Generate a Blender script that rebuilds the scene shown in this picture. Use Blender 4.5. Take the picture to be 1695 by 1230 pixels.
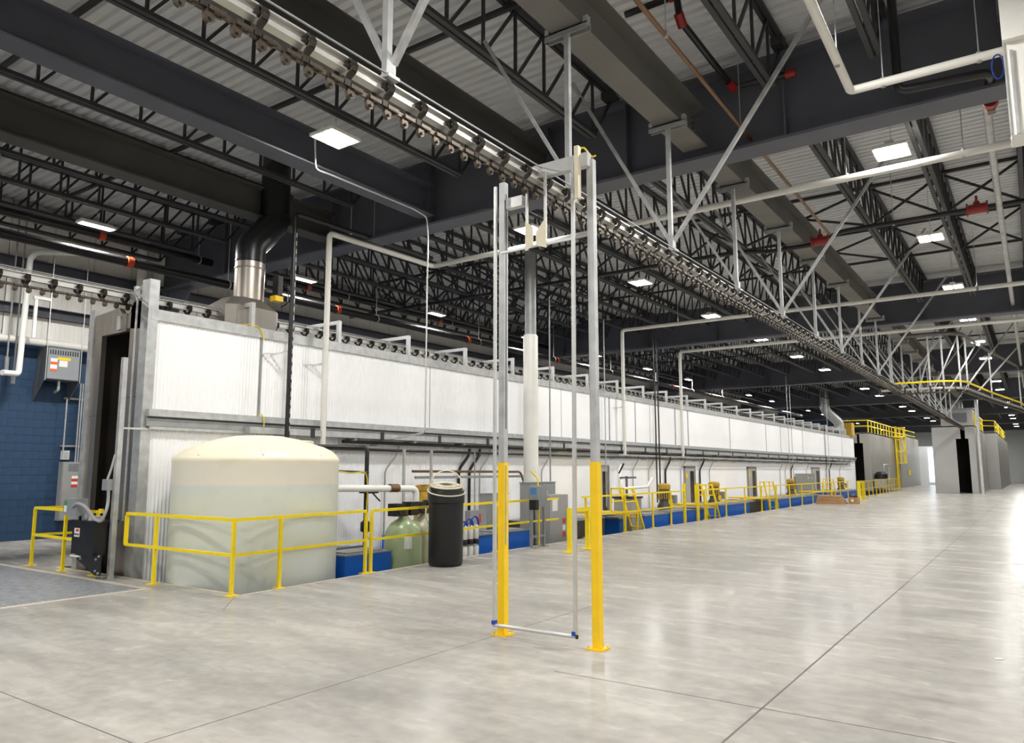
import bpy, math, random
from mathutils import Vector, Matrix
random.seed(4)
for o in list(bpy.data.objects): bpy.data.objects.remove(o)
SC = bpy.context.scene
COL = SC.collection
PI = math.pi
# ------------------------------------------------------------------ camera, world, exposure
CAM_H = 1.75
PITCH, YAW, FPX = math.radians(7.51), math.radians(34.86), 1236.0
fh = Vector((-math.sin(YAW), math.cos(YAW), 0)); rt = Vector((math.cos(YAW), math.sin(YAW), 0)); uz = Vector((0, 0, 1))
fw = fh * math.cos(PITCH) + uz * math.sin(PITCH); upv = uz * math.cos(PITCH) - fh * math.sin(PITCH)
cd = bpy.data.cameras.new('camera'); cam = bpy.data.objects.new('camera', cd); COL.objects.link(cam)
cd.sensor_width = 36; cd.lens = 36 * FPX / 1695; cd.clip_end = 400
cam.matrix_world = Matrix(((rt.x, upv.x, -fw.x, 0), (rt.y, upv.y, -fw.y, 0), (rt.z, upv.z, -fw.z, CAM_H), (0, 0, 0, 1)))
SC.camera = cam
W = bpy.data.worlds.new('world'); SC.world = W; W.use_nodes = True
W.node_tree.nodes['Background'].inputs[0].default_value = (0.8, 0.85, 1, 1)
W.node_tree.nodes['Background'].inputs[1].default_value = 0.05
SC.view_settings.view_transform = 'Standard'; SC.view_settings.look = 'None'
SC.view_settings.gamma = 1; SC.view_settings.use_curve_mapping = False
SC.view_settings.exposure = 0.0
LAMP_W = 185.0          # power of one high bay light
LAMP_COL = (1.0, 0.985, 0.955)

# ------------------------------------------------------------------ materials
MATS = {}
def M(name, col, rough=.5, metal=0., var=.08, scale=6., bump=0., spec=.5, emit=None, trans=0., stretch=None, r2=None):
    m = bpy.data.materials.new(name); m.use_nodes = True; nt = m.node_tree; b = nt.nodes['Principled BSDF']
    col = tuple(((c / 255) / 12.92 if c / 255 <= .04045 else ((c / 255 + .055) / 1.055) ** 2.4) for c in col)
    b.inputs['Roughness'].default_value = rough; b.inputs['Metallic'].default_value = metal
    b.inputs['Specular IOR Level'].default_value = spec
    if trans: b.inputs['Transmission Weight'].default_value = trans
    tc = nt.nodes.new('ShaderNodeTexCoord'); mp = nt.nodes.new('ShaderNodeMapping')
    nt.links.new(tc.outputs['Object'], mp.inputs[0])
    if stretch: mp.inputs['Scale'].default_value = stretch
    n = nt.nodes.new('ShaderNodeTexNoise'); n.inputs['Scale'].default_value = scale; n.inputs['Detail'].default_value = 5
    nt.links.new(mp.outputs[0], n.inputs['Vector'])
    r = nt.nodes.new('ShaderNodeValToRGB'); e = r.color_ramp.elements
    e[0].position = .3; e[1].position = .7
    e[0].color = tuple(c * (1 - var) for c in col) + (1,); e[1].color = tuple(min(1, c * (1 + var)) for c in col) + (1,)
    nt.links.new(n.outputs[0], r.inputs[0]); nt.links.new(r.outputs[0], b.inputs['Base Color'])
    if r2 is not None:
        mr = nt.nodes.new('ShaderNodeMapRange'); mr.inputs[3].default_value = rough; mr.inputs[4].default_value = r2
        nt.links.new(n.outputs[0], mr.inputs[0]); nt.links.new(mr.outputs[0], b.inputs['Roughness'])
    if bump:
        bp = nt.nodes.new('ShaderNodeBump'); bp.inputs['Strength'].default_value = bump; bp.inputs['Distance'].default_value = .01
        nt.links.new(n.outputs[0], bp.inputs['Height']); nt.links.new(bp.outputs[0], b.inputs['Normal'])
    if emit:
        b.inputs['Emission Color'].default_value = emit[:3] + (1,); b.inputs['Emission Strength'].default_value = emit[3]
    MATS[name] = m
    return m
M('black_steel', (46, 46, 48), .55, .0, .15, 3)
M('girder_paint', (80, 82, 91), .5, .0, .1, 1.5)
M('beam_primer', (104, 102, 97), .55, .0, .12, 1.2)
M('rusty_beam', (70, 68, 65), .6, .0, .22, .8)
M('deck_steel', (216, 217, 219), .5, .0, .06, 2)
M('wall_white', (236, 233, 226), .6, 0, .04, 1)
M('wall_blue', (38, 67, 98), .6, 0, .1, 2)
M('blue_flash', (58, 88, 138), .5, 0, .05, 2)
M('panel_white', (246, 246, 247), .45, 0, .02, 1)
M('galv', (186, 187, 186), .38, .5, .16, 7, r2=.5)
M('galv_dull', (150, 152, 152), .5, .3, .12, 5)
M('stainless', (172, 164, 154), .3, .85, .12, 1.5, r2=.42, stretch=(6, 6, .6))
M('stainless_dull', (142, 136, 128), .42, .6, .15, 1.5)
M('alu', (205, 205, 203), .35, .45, .06, 6)
M('white_paint', (232, 230, 224), .4, 0, .03, 4)
M('pvc_white', (235, 235, 230), .35, 0, .02, 4)
M('pipe_cream', (222, 220, 212), .45, 0, .05, 3)
M('yellow', (252, 222, 20), .38, 0, .05, 5)
M('yellow_deep', (246, 202, 16), .38, 0, .05, 5)
M('blue_tank', (16, 102, 205), .4, 0, .08, 2)
M('dark_tank', (72, 70, 66), .5, .2, .1, 2)
M('black_pipe', (30, 30, 31), .32, .1, .2, 6)
M('black_plastic', (20, 20, 21), .42, 0, .1, 5)
M('black_box', (24, 24, 26), .35, 0, .1, 5)
M('red', (140, 30, 26), .4, 0, .1, 6)
M('coupling', (196, 74, 44), .4, 0, .1, 6)
M('grey_box', (146, 150, 152), .42, .1, .04, 4)
M('grey_cab', (158, 159, 157), .45, .1, .04, 4)
M('grey_dark', (104, 108, 112), .45, .15, .06, 4)
M('oven_grey', (172, 172, 169), .42, .3, .05, .6)
M('oven_dark', (162, 159, 152), .45, .3, .06, .6)
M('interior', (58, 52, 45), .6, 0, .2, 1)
M('chain_steel', (84, 75, 65), .4, .7, .25, 30)
M('trolley_steel', (66, 61, 56), .38, .7, .2, 20)
M('track', (196, 194, 188), .35, .5, .08, 3)
M('copper', (122, 92, 66), .4, .6, .1, 4)
M('softener_green', (164, 180, 138), .25, 0, .06, 2)
M('softener_tan', (190, 186, 158), .3, 0, .06, 2)
M('kraft', (176, 138, 96), .8, 0, .1, 6)
M('motor_yellow', (200, 160, 54), .5, .1, .2, 10)
M('orange_label', (232, 96, 40), .5, 0, .03, 5)
M('label_white', (236, 236, 232), .5, 0, .02, 5)
M('label_yellow', (246, 206, 20), .5, 0, .02, 5)
M('label_red', (206, 60, 46), .5, 0, .02, 5)
M('label_blue', (70, 130, 196), .5, 0, .02, 5)
M('hose_blue', (32, 66, 165), .35, 0, .05, 5)
M('hose_white', (232, 222, 196), .4, 0, .05, 5)
M('hose_grey', (150, 152, 156), .5, 0, .05, 5)
M('cord_yellow', (226, 200, 50), .45, 0, .05, 5)
M('screen_green', (70, 150, 60), .4, 0, .05, 5)
M('window_dark', (58, 56, 52), .15, 0, .1, 2)
M('door_daylight', (215, 235, 250), .5, 0, .02, 2, emit=(.72, .9, 1.0, 1.6))
M('far_white', (214, 216, 216), .6, 0, .03, 1)
M('lens', (255, 250, 240), .4, 0, .01, 1, emit=(1.0, .97, .92, 22.))
M('grate_steel', (190, 192, 196), .4, .5, .2, 8)
M('joint_dark', (108, 104, 98), .8, 0, .1, 4)
M('edge_concrete', (196, 186, 170), .6, 0, .06, 6)
M('paper', (240, 240, 238), .7, 0, .02, 5)

def floor_material():
    m = bpy.data.materials.new('polished_concrete'); m.use_nodes = True; nt = m.node_tree; b = nt.nodes['Principled BSDF']
    L = nt.links.new; N = nt.nodes.new
    tc = N('ShaderNodeTexCoord')
    def noise(scale, sc=(1, 1, 1), det=6, dist=0.):
        mp = N('ShaderNodeMapping'); mp.inputs['Scale'].default_value = sc; mp.inputs['Rotation'].default_value = (0, 0, .6 if sc != (1, 1, 1) else 0)
        L(tc.outputs['Object'], mp.inputs[0]); n = N('ShaderNodeTexNoise'); n.inputs['Scale'].default_value = scale
        n.inputs['Detail'].default_value = det; n.inputs['Distortion'].default_value = dist; L(mp.outputs[0], n.inputs['Vector']); return n
    def ramp(n, p0, c0, p1, c1):
        r = N('ShaderNodeValToRGB'); e = r.color_ramp.elements; e[0].position = p0; e[1].position = p1
        e[0].color = c0 + (1,); e[1].color = c1 + (1,); L(n.outputs[0], r.inputs[0]); return r
    def mul(a, b_, f=1.):
        x = N('ShaderNodeMix'); x.data_type = 'RGBA'; x.blend_type = 'MULTIPLY'; x.inputs[0].default_value = f
        L(a.outputs[2] if a.bl_idname == 'ShaderNodeMix' else a.outputs[0], x.inputs[6]); L(b_.outputs[0], x.inputs[7]); return x
    n1 = noise(.35, det=4); base = ramp(n1, .3, (.435, .413, .385), .72, (.515, .492, .46))
    n2 = noise(.9, (1, 3.2, 1), 9); r2 = ramp(n2, .34, (.83, .83, .825), .66, (1.05, 1.05, 1.045))
    n3 = noise(7., det=8); r3 = ramp(n3, .36, (.9, .9, .895), .64, (1.05, 1.05, 1.04))
    n4 = noise(.3, (1, 1.7, 1), det=7); r4 = ramp(n4, .36, (.82, .82, .825), .64, (1.05, 1.045, 1.03))
    n5 = noise(2.6, (1, 4, 1), 6); r5 = ramp(n5, .2, (.88, .875, .86), .62, (1.02, 1.02, 1.02))
    c = mul(mul(mul(mul(base, r2), r3), r4), r5, .6)
    L(c.outputs[2], b.inputs['Base Color'])
    mr = N('ShaderNodeMapRange'); mr.inputs[1].default_value = .35; mr.inputs[2].default_value = .65
    mr.inputs[3].default_value = .19; mr.inputs[4].default_value = .3; L(n2.outputs[0], mr.inputs[0]); L(mr.outputs[0], b.inputs['Roughness'])
    b.inputs['Specular IOR Level'].default_value = .02
    bp = N('ShaderNodeBump'); bp.inputs['Strength'].default_value = .06; bp.inputs['Distance'].default_value = .004
    L(n3.outputs[0], bp.inputs['Height']); L(bp.outputs[0], b.inputs['Normal'])
    MATS['concrete'] = m
floor_material()

def tank_material():
    # translucent-looking polyethylene: cream above the liquid level, grey-green below it
    m = bpy.data.materials.new('poly_tank'); m.use_nodes = True; nt = m.node_tree; b = nt.nodes['Principled BSDF']; L = nt.links.new; N = nt.nodes.new
    tc = N('ShaderNodeTexCoord'); sp = N('ShaderNodeSeparateXYZ'); L(tc.outputs['Object'], sp.inputs[0])
    r = N('ShaderNodeValToRGB'); mr = N('ShaderNodeMapRange'); mr.inputs[1].default_value = 0; mr.inputs[2].default_value = 4
    L(sp.outputs[2], mr.inputs[0]); L(mr.outputs[0], r.inputs[0])
    e = r.color_ramp.elements; e[0].position = .625; e[0].color = (.76, .81, .755, 1); e[1].position = .632; e[1].color = (.88, .845, .75, 1)
    x = e.new(.69); x.color = (.86, .825, .72, 1); y = e.new(.74); y.color = (.86, .80, .61, 1)
    n = N('ShaderNodeTexNoise'); n.inputs['Scale'].default_value = 2.5; n.inputs['Detail'].default_value = 6
    mp = N('ShaderNodeMapping'); mp.inputs['Scale'].default_value = (1, 1, 1.2); L(tc.outputs['Object'], mp.inputs[0]); L(mp.outputs[0], n.inputs['Vector'])
    r2 = N('ShaderNodeValToRGB'); e = r2.color_ramp.elements; e[0].position = .3; e[0].color = (.95, .945, .925, 1); e[1].position = .5; e[1].color = (1, 1, 1, 1)
    L(n.outputs[0], r2.inputs[0])
    mx = N('ShaderNodeMix'); mx.data_type = 'RGBA'; mx.blend_type = 'MULTIPLY'; mx.inputs[0].default_value = 1
    L(r.outputs[0], mx.inputs[6]); L(r2.outputs[0], mx.inputs[7]); L(mx.outputs[2], b.inputs['Base Color'])
    b.inputs['Roughness'].default_value = .42
    MATS['poly_tank'] = m
tank_material()

# ------------------------------------------------------------------ mesh helpers
class MB:
    def __init__(s): s.v = []; s.f = []
    def add(s, vs, fs):
        k = len(s.v); s.v += [tuple(v) for v in vs]; s.f += [tuple(i + k for i in f) for f in fs]; return s
    def box(s, x0, x1, y0, y1, z0, z1):
        return s.add([(x0, y0, z0), (x1, y0, z0), (x1, y1, z0), (x0, y1, z0), (x0, y0, z1), (x1, y0, z1), (x1, y1, z1), (x0, y1, z1)],
                     [(0, 3, 2, 1), (4, 5, 6, 7), (0, 1, 5, 4), (1, 2, 6, 5), (2, 3, 7, 6), (3, 0, 4, 7)])
    def bar(s, p0, p1, w, h=None, up=(0, 0, 1)):
        h = h or w; p0 = Vector(p0); p1 = Vector(p1); d = (p1 - p0).normalized(); u = Vector(up)
        if abs(d.dot(u)) > .98: u = Vector((0, 1, 0))
        a = d.cross(u).normalized(); c = a.cross(d).normalized()
        vs = [p + a * i * w / 2 + c * j * h / 2 for p in (p0, p1) for i, j in ((-1, -1), (1, -1), (1, 1), (-1, 1))]
        return s.add(vs, [(0, 1, 2, 3), (7, 6, 5, 4), (0, 4, 5, 1), (1, 5, 6, 2), (2, 6, 7, 3), (3, 7, 4, 0)])
    def tube(s, pts, r, n=10, cap=True, closed=False):
        pts = [Vector(p) for p in pts]; m = len(pts); rings = []; prev = None
        for i, p in enumerate(pts):
            if closed: d = pts[(i + 1) % m] - pts[i - 1]
            else: d = (pts[i + 1] - p if i < m - 1 else p - pts[i - 1]).normalized() + (p - pts[i - 1] if i else pts[1] - p).normalized()
            d.normalize()
            if prev is None:
                u = Vector((0, 0, 1)) if abs(d.z) < .9 else Vector((1, 0, 0)); a = d.cross(u).normalized()
            else: a = (prev - d * prev.dot(d)).normalized()
            prev = a; b = d.cross(a)
            rr = r[i] if isinstance(r, (list, tuple)) else r
            sc = 1.
            if not closed and 0 < i < m - 1:
                ca = (p - pts[i - 1]).normalized().dot(d); sc = 1 / max(.6, ca) if ca > 0 else 1.
            rings.append([p + (a * math.cos(t) + b * math.sin(t)) * rr for t in (2 * PI * k / n for k in range(n))])
        k = len(s.v); s.v += [tuple(v) for rg in rings for v in rg]
        for i in range(m if closed else m - 1):
            j = (i + 1) % m
            for q in range(n): s.f.append((k + i * n + q, k + i * n + (q + 1) % n, k + j * n + (q + 1) % n, k + j * n + q))
        if cap and not closed:
            s.f.append(tuple(k + q for q in range(n))[::-1]); s.f.append(tuple(k + (m - 1) * n + q for q in range(n)))
        return s
    def cyl(s, p0, p1, r, n=12): return s.tube([p0, p1], r, n)
    def lathe(s, c, prof, n=32):
        k = len(s.v); m = len(prof)
        for r, z in prof:
            for q in range(n): t = 2 * PI * q / n; s.v.append((c[0] + r * math.cos(t), c[1] + r * math.sin(t), c[2] + z))
        for i in range(m - 1):
            for q in range(n): s.f.append((k + i * n + q, k + i * n + (q + 1) % n, k + (i + 1) * n + (q + 1) % n, k + (i + 1) * n + q))
        s.f.append(tuple(k + q for q in range(n))[::-1]); s.f.append(tuple(k + (m - 1) * n + q for q in range(n)))
        return s
    def prism(s, poly, axis, a, b):
        # poly: 2D points in the two other axes (in xyz order), extruded along axis from a to b
        def P(p, t): return {'x': (t, p[0], p[1]), 'y': (p[0], t, p[1]), 'z': (p[0], p[1], t)}[axis]
        n = len(poly); vs = [P(p, a) for p in poly] + [P(p, b) for p in poly]
        return s.add(vs, [tuple(range(n))[::-1], tuple(range(n, 2 * n))] + [(i, (i + 1) % n, n + (i + 1) % n, n + i) for i in range(n)])
    def mesh(s, name, mat, smooth=False, off=None):
        me = bpy.data.meshes.new(name)
        v = s.v if off is None else [(x - off[0], y - off[1], z - off[2]) for x, y, z in s.v]
        me.from_pydata(v, [], s.f); me.materials.append(MATS[mat])
        if smooth:
            me.shade_smooth()
            try: me.set_sharp_from_angle(angle=math.radians(40))
            except Exception: pass
        return me
KIDS = {}
def rnd(path, r, n=5):
    # round the corners of a polyline
    P = [Vector(p) for p in path]; out = [P[0]]
    for i in range(1, len(P) - 1):
        a = (P[i - 1] - P[i]); b = (P[i + 1] - P[i]); k = min(r, a.length * .49, b.length * .49)
        A = P[i] + a.normalized() * k; B = P[i] + b.normalized() * k
        for q in range(n + 1):
            t = q / n; out.append(A * (1 - t) ** 2 + P[i] * 2 * t * (1 - t) + B * t * t)
    return out + [P[-1]]
def tag(o, label=None, cat=None, group=None, kind=None):
    if label: o['label'] = label
    if cat: o['category'] = cat
    if group: o['group'] = group
    if kind: o['kind'] = kind
    return o
def wloc(o):
    v = Vector((0, 0, 0))
    while o: v += o.location; o = o.parent
    return v
def obj(name, mb, mat, parent=None, smooth=False, loc=None):
    # geometry is given in world coordinates; the object's origin is its parent's (or loc)
    off = wloc(parent) if parent else Vector(loc or (0, 0, 0))
    o = bpy.data.objects.new(name, mb.mesh(name, mat, smooth, off)); COL.objects.link(o)
    if parent: o.parent = parent; KIDS.setdefault(parent.name, []).append(o)
    else: o.location = off
    return o
def inst(name, me, parent, loc, rot=None):
    o = bpy.data.objects.new(name, me); COL.objects.link(o); o.parent = parent; o.location = loc; KIDS.setdefault(parent.name, []).append(o)
    if rot: o.rotation_euler = rot
    return o
def thing(name, loc, label, cat, group=None):
    o = bpy.data.objects.new(name, None); COL.objects.link(o); o.location = loc; o.empty_display_size = .2
    return tag(o, label, cat, group)
def single(name, mb, mat, label, cat, loc=(0, 0, 0), group=None, smooth=False):
    return tag(obj(name, mb, mat, None, smooth, loc), label, cat, group)
def struct(name, mb, mat, parent=None, smooth=False):
    o = obj(name, mb, mat, parent, smooth)
    if not parent: o['kind'] = 'structure'
    return o
def copy_tree(o, parent=None, loc=None):
    c = o.copy(); COL.objects.link(c); c.parent = parent
    if loc is not None: c.location = loc
    if parent: KIDS.setdefault(parent.name, []).append(c)
    for ch in list(KIDS.get(o.name, [])): copy_tree(ch, c)
    return c
ORD = ['first', 'second', 'third', 'fourth', 'fifth', 'sixth', 'seventh', 'eighth', 'ninth', 'tenth', 'eleventh', 'twelfth', 'thirteenth',
       'fourteenth', 'fifteenth', 'sixteenth', 'seventeenth', 'eighteenth', 'nineteenth', 'twentieth']
def ordn(i):
    if i < 20: return ORD[i]
    t = {2: 'twenty', 3: 'thirty', 4: 'forty', 5: 'fifty', 6: 'sixty'}[(i + 1) // 10]
    return (t[:-1] + 'ieth') if (i + 1) % 10 == 0 else t + '-' + ORD[(i + 1) % 10 - 1]

# ================================================================== THE SETTING
XE = [(-9.34, 6.72), (-9.48, 9.35), (-9.68, 13.4), (-9.72, 75.)]     # edge of the pit
PITZ, PX0 = -1.0, -14.75
GX0, GX1, GY0, GY1 = -17.6, -11.03, 2.4, 6.22                          # grated trench cover
f = MB()
def poly(pts, z=0): f.add([(x, y, z) for x, y in pts], [tuple(range(len(pts)))])
poly([(30, -15), (30, 6.72)] + [(-9.34, 6.72), (-9.34, -15)])
poly([(30, 6.72), (30, 9.35), XE[1], XE[0]]); poly([(30, 9.35), (30, 13.4), XE[2], XE[1]]); poly([(30, 13.4), (30, 75), XE[3], XE[2]])
poly([(30, 75), (30, 125), (-21.2, 125), (-21.2, 75)])
poly([(GX1, -15), (-9.34, -15), (-9.34, 6.72), (GX1, 6.72)]); poly([(-21.2, GY1), (GX1, GY1), (GX1, 6.72), (-21.2, 6.72)])
poly([(-21.2, -15), (GX1, -15), (GX1, GY0), (-21.2, GY0)]); poly([(-21.2, GY0), (GX0, GY0), (GX0, GY1), (-21.2, GY1)])
poly([(-21.2, 6.72), (PX0, 6.72), (PX0, 75), (-21.2, 75)])
poly([(PX0, 6.72), XE[0], XE[1], XE[2], XE[3], (PX0, 75)], PITZ)
poly([(GX0, GY0), (GX1, GY0), (GX1, GY1), (GX0, GY1)], -.25)
ring = [(PX0, 6.72), XE[0], XE[1], XE[2], XE[3], (PX0, 75)]
for i in range(6):
    a, b = ring[i], ring[(i + 1) % 6]; f.add([(a[0], a[1], PITZ), (b[0], b[1], PITZ), (b[0], b[1], 0), (a[0], a[1], 0)], [(0, 1, 2, 3)])
g4 = [(GX0, GY0), (GX1, GY0), (GX1, GY1), (GX0, GY1)]
for i in range(4):
    a, b = g4[i], g4[(i + 1) % 4]; f.add([(a[0], a[1], -.25), (b[0], b[1], -.25), (b[0], b[1], 0), (a[0], a[1], 0)], [(0, 1, 2, 3)])
floor = struct('floor', f, 'concrete')
# saw-cut control joints
def joint(p, q, w=.009): obj('control_joint', MB().bar((p[0], p[1], .0005), (q[0], q[1], .0005), w, .003), 'joint_dark', floor)
joint((-1.8, -8), (-1.8, 70), .014); joint((-4.86, -6), (-4.86, 9), .005); joint((-9.3, 2.78), (-4.0, 2.78), .007)
joint((-3.6, 5.82), (4, 5.82), .006); joint((-9.32, 6.62), (-8.55, 5.9), .007); joint((4.3, -8), (4.3, 70), .01)
t = MB()
for a, b in ((ring[1], ring[2]), (ring[2], ring[3]), (ring[3], ring[4])): t.bar((a[0] + .03, a[1], .002), (b[0] + .03, b[1], .002), .06, .008)
t.bar((-9.34, 6.69, .002), (PX0, 6.69, .002), .06, .008, (0, 0, 1))
struct('trim_1', t, 'edge_concrete')
t = MB(); t.box(GX0 - .1, GX1 + .12, GY0 - .1, GY0, -.0, .004); t.box(GX1, GX1 + .12, GY0, GY1 + .1, 0, .004); t.box(GX0, GX1, GY1, GY1 + .1, 0, .004)
struct('trim_2', t, 'edge_concrete')

# roof deck: trapezoidal ribs running across the building
DZ = 8.62; d = MB(); y = -15.; vs = []
while y < 125:
    for dy, dz in ((0, 0), (.11, 0), (.13, .06), (.18, .06)): vs.append((y + dy, DZ + dz))
    y += .2
n = len(vs); d.v = [(-21.2, a, z) for a, z in vs] + [(30, a, z) for a, z in vs]
d.f = [(i, n + i, n + i + 1, i + 1) for i in range(n - 1)]
struct('ceiling', d, 'deck_steel')
# left wall: painted block below, insulated panels above
wl = struct('wall_left', MB().box(-21.4, -21.006, -15, 125, 0, 4.85).box(-21.4, -21.06, -15, 125, 4.85, 8.62), 'wall_blue')
bm_ = MB().box(-.0, .05, .003, .397, .003, .199).mesh('wall_block', 'wall_blue')
for r_ in range(24):
    for k in range(8):
        inst('wall_block', bm_, wl, (-21.05, 6.9 + k * .4 + (.2 if r_ % 2 else 0), r_ * .202))
bl = MB().box(-21.05, -21.0, -15, 6.9, 0, 4.85); bl.box(-21.05, -21.0, 10.3, 125, 0, 4.85)
obj('block_face', bl, 'wall_blue', wl)
pm = MB()
pm.box(0, .1, .012, 1.038, 4.98, 8.62)
for q in range(8): pm.box(.1, .108, .06 + q * .12, .1 + q * .12, 4.98, 8.62)
pm = pm.mesh('wall_panel', 'wall_white')
for k in range(72): inst('wall_panel', pm, wl, (-21.1, 1.5 + k * 1.05, 0))
obj('sill_flashing', MB().box(-21.05, -20.9, -15, 125, 4.84, 4.98), 'blue_flash', wl)
tn = 3
for z0, z1, dpt in ((6.85, 7.12, .2), (5.68, 5.93, .2), (8.28, 8.42, .25)):
    m_ = MB()
    m_.box(-21.0, -20.95 + dpt - .2, -15, 125, z0, z1); m_.box(-20.98, -20.98 + dpt, -15, 125, z1 - .02, z1); m_.box(-20.98, -20.98 + dpt, -15, 125, z0, z0 + .02)
    struct('trim_%d' % tn, m_, 'girder_paint'); tn += 1
struct('wall_back', MB().box(-21.4, 30, 125, 125.3, 0, 8.62), 'far_white')
struct('wall_right', MB().box(30, 30.3, -15, 125, 0, 8.62), 'far_white')
struct('wall_front', MB().box(-21.4, 30, -15.3, -15, 0, 8.62), 'far_white')
for i, (x0, x1, z1) in enumerate(((-11.6, -8.6, 4.2), (-2.2, 1.8, 4.4), (6, 10, 4.4))):
    dd = MB().box(x0, x1, 124.9, 125, .0, z1)
    do = struct('door_%d' % (i + 1), dd, 'far_white')
    for k in range(8): obj('door_slat', MB().box(x0 + .1, x1 - .1, 124.85, 124.9, .1 + k * z1 / 8.3, .1 + (k + .86) * z1 / 8.3), 'far_white', do)

# ------------------------------------------------------------------ steel frame
GY = [-5.85, 11.8, 29.45, 47.1, 64.75, 82.4, 100.05, 117.7]
NTH = ['nearest', 'second', 'third', 'fourth', 'fifth', 'sixth', 'seventh', 'eighth']
def ibeam(mb, p, q, depth, fl, tw, tf):
    # p,q = bottom centre line ends; along X or Y
    p = Vector(p); q = Vector(q)
    mb.bar(p + uz * tf / 2, q + uz * tf / 2, fl, tf); mb.bar(p + uz * (depth - tf / 2), q + uz * (depth - tf / 2), fl, tf)
    mb.bar(p + uz * depth / 2, q + uz * depth / 2, tw, depth - 2 * tf)
    return mb
for i, yg in enumerate(GY):
    lab = ['dark grey roof girder behind the viewpoint', 'largest dark grey roof girder crossing the view above the gate', 'second dark grey roof girder behind the gate girder',
           'third dark grey roof girder along the hall', 'fourth dark grey roof girder along the hall', 'fifth dark grey roof girder far down the hall',
           'sixth dark grey roof girder far down the hall', 'last dark grey roof girder near the end wall'][i]
    g = thing('roof_girder', (-20.6, yg, 6.9), lab, 'girder', 'roof girders')
    b = MB(); b.bar((-20.75, yg, 7.64), (30, yg, 7.64), .03, 1.4); obj('web', b, 'girder_paint', g)
    obj('bottom_flange', MB().bar((-20.75, yg, 6.925), (30, yg, 6.925), .5, .05), 'girder_paint', g)
    obj('top_flange', MB().bar((-20.75, yg, 8.33), (30, yg, 8.33), .5, .05), 'girder_paint', g)
    if i in (1, 2, 3):
        for k, xs in enumerate((-17.5, -13.3, -10.25, -7.25, -5.6, -2.85, .1)):
            obj('stiffener', MB().box(xs - .012, xs + .012, yg - .2, yg + .2, 6.95, 8.3), 'girder_paint', g)
    if i > 0:
        cl = thing('building_column', (-20.65, yg, 0), 'dark grey steel column under the %s girder at the left wall' % ['', 'nearest', 'second', 'third', 'fourth', 'fifth', 'sixth', 'last'][i], 'column', 'columns along the left wall')
        c_ = MB(); c_.box(-20.85, -20.82, yg - .2, yg + .2, 0, 6.9); c_.box(-20.45, -20.42, yg - .2, yg + .2, 0, 6.9); obj('flange', c_, 'girder_paint', cl)
        obj('web', MB().box(-20.82, -20.45, yg - .012, yg + .012, 0, 6.9), 'girder_paint', cl)
        obj('knee_bracket', MB().prism([(-20.42, 6.9), (-20.42, 5.9), (-20.3, 5.9), (-19.2, 6.9)], 'y', yg - .015, yg + .015), 'girder_paint', cl)
# heavy beams along the hall (conveyor support)
def beam(x, y0, y1, mat, label, bolts=True):
    g = thing('support_beam', (x, y0, 7.08), label, 'beam', 'beams along the hall')
    b = MB(); b.bar((x, y0, 7.095), (x, y1, 7.095), .42, .03); obj('bottom_flange', b, mat, g)
    obj('web', MB().bar((x, y0, 7.41), (x, y1, 7.41), .02, .6), mat, g)
    obj('top_flange', MB().bar((x, y0, 7.725), (x, y1, 7.725), .42, .03), mat, g)
    if bolts:
        for k in range(5): obj('bolt', MB().cyl((x + .01, y1 - .12, 7.2 + k * .1), (x + .04, y1 - .12, 7.2 + k * .1), .014, 6), 'girder_paint', g)
beam(-4.3, -5.6, 11.55, 'beam_primer', 'grey I-beam directly above the near half of the overhead conveyor')
beam(-7.25, -5.6, 11.55, 'rusty_beam', 'dark rust-streaked I-beam just left of the conveyor beam')
beam(-10.25, -5.6, 11.55, 'girder_paint', 'dark grey I-beam beside the large lit high bay light')
beam(-13.3, -5.6, 11.55, 'rusty_beam', 'leftmost dark rust-streaked I-beam behind the exhaust duct')
for i in range(1, 4):
    beam(-4.3, GY[i] + .25, GY[i + 1] - .25, 'beam_primer', 'grey I-beam above the conveyor %s' % ['', 'between the first and second girders', 'between the second and third girders', 'between the third and fourth girders'][i])

# open web joists
PANEL = 17.3 / 22
def joist_parts(split):
    L_ = 17.3
    tc = MB(); tc.box(-.075, -.012, 0, L_, 8.5, 8.56); tc.box(.012, .075, 0, L_, 8.5, 8.56)
    bc = MB(); bc.box(-.085, -.015, PANEL, L_ - PANEL, 7.42, 7.48); bc.box(.015, .085, PANEL, L_ - PANEL, 7.42, 7.48)
    st = MB().box(-.09, .09, -.1, .3, 8.36, 8.5)
    tcm, bcm, stm = tc.mesh('top_chord', 'black_steel'), bc.mesh('bottom_chord', 'black_steel'), st.mesh('seat', 'black_steel')
    ver = MB().bar((0, 0, 7.45), (0, 0, 8.53), .04).mesh('web_vertical', 'black_steel')
    da = MB().bar((0, 0, 7.45), (0, PANEL, 8.53), .042).mesh('web_diagonal', 'black_steel')
    db = MB().bar((0, 0, 8.53), (0, PANEL, 7.45), .042).mesh('web_diagonal', 'black_steel')
    allw = MB()
    for k in range(22):
        if k: allw.bar((0, k * PANEL, 7.45), (0, k * PANEL, 8.53), .04)
        if k < 11: allw.bar((0, k * PANEL, 8.53), (0, (k + 1) * PANEL, 7.45), .042)
        else: allw.bar((0, k * PANEL, 7.45), (0, (k + 1) * PANEL, 8.53), .042)
    return tcm, bcm, stm, ver, da, db, allw.mesh('web_members', 'black_steel')
JM = joist_parts(True)
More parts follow.
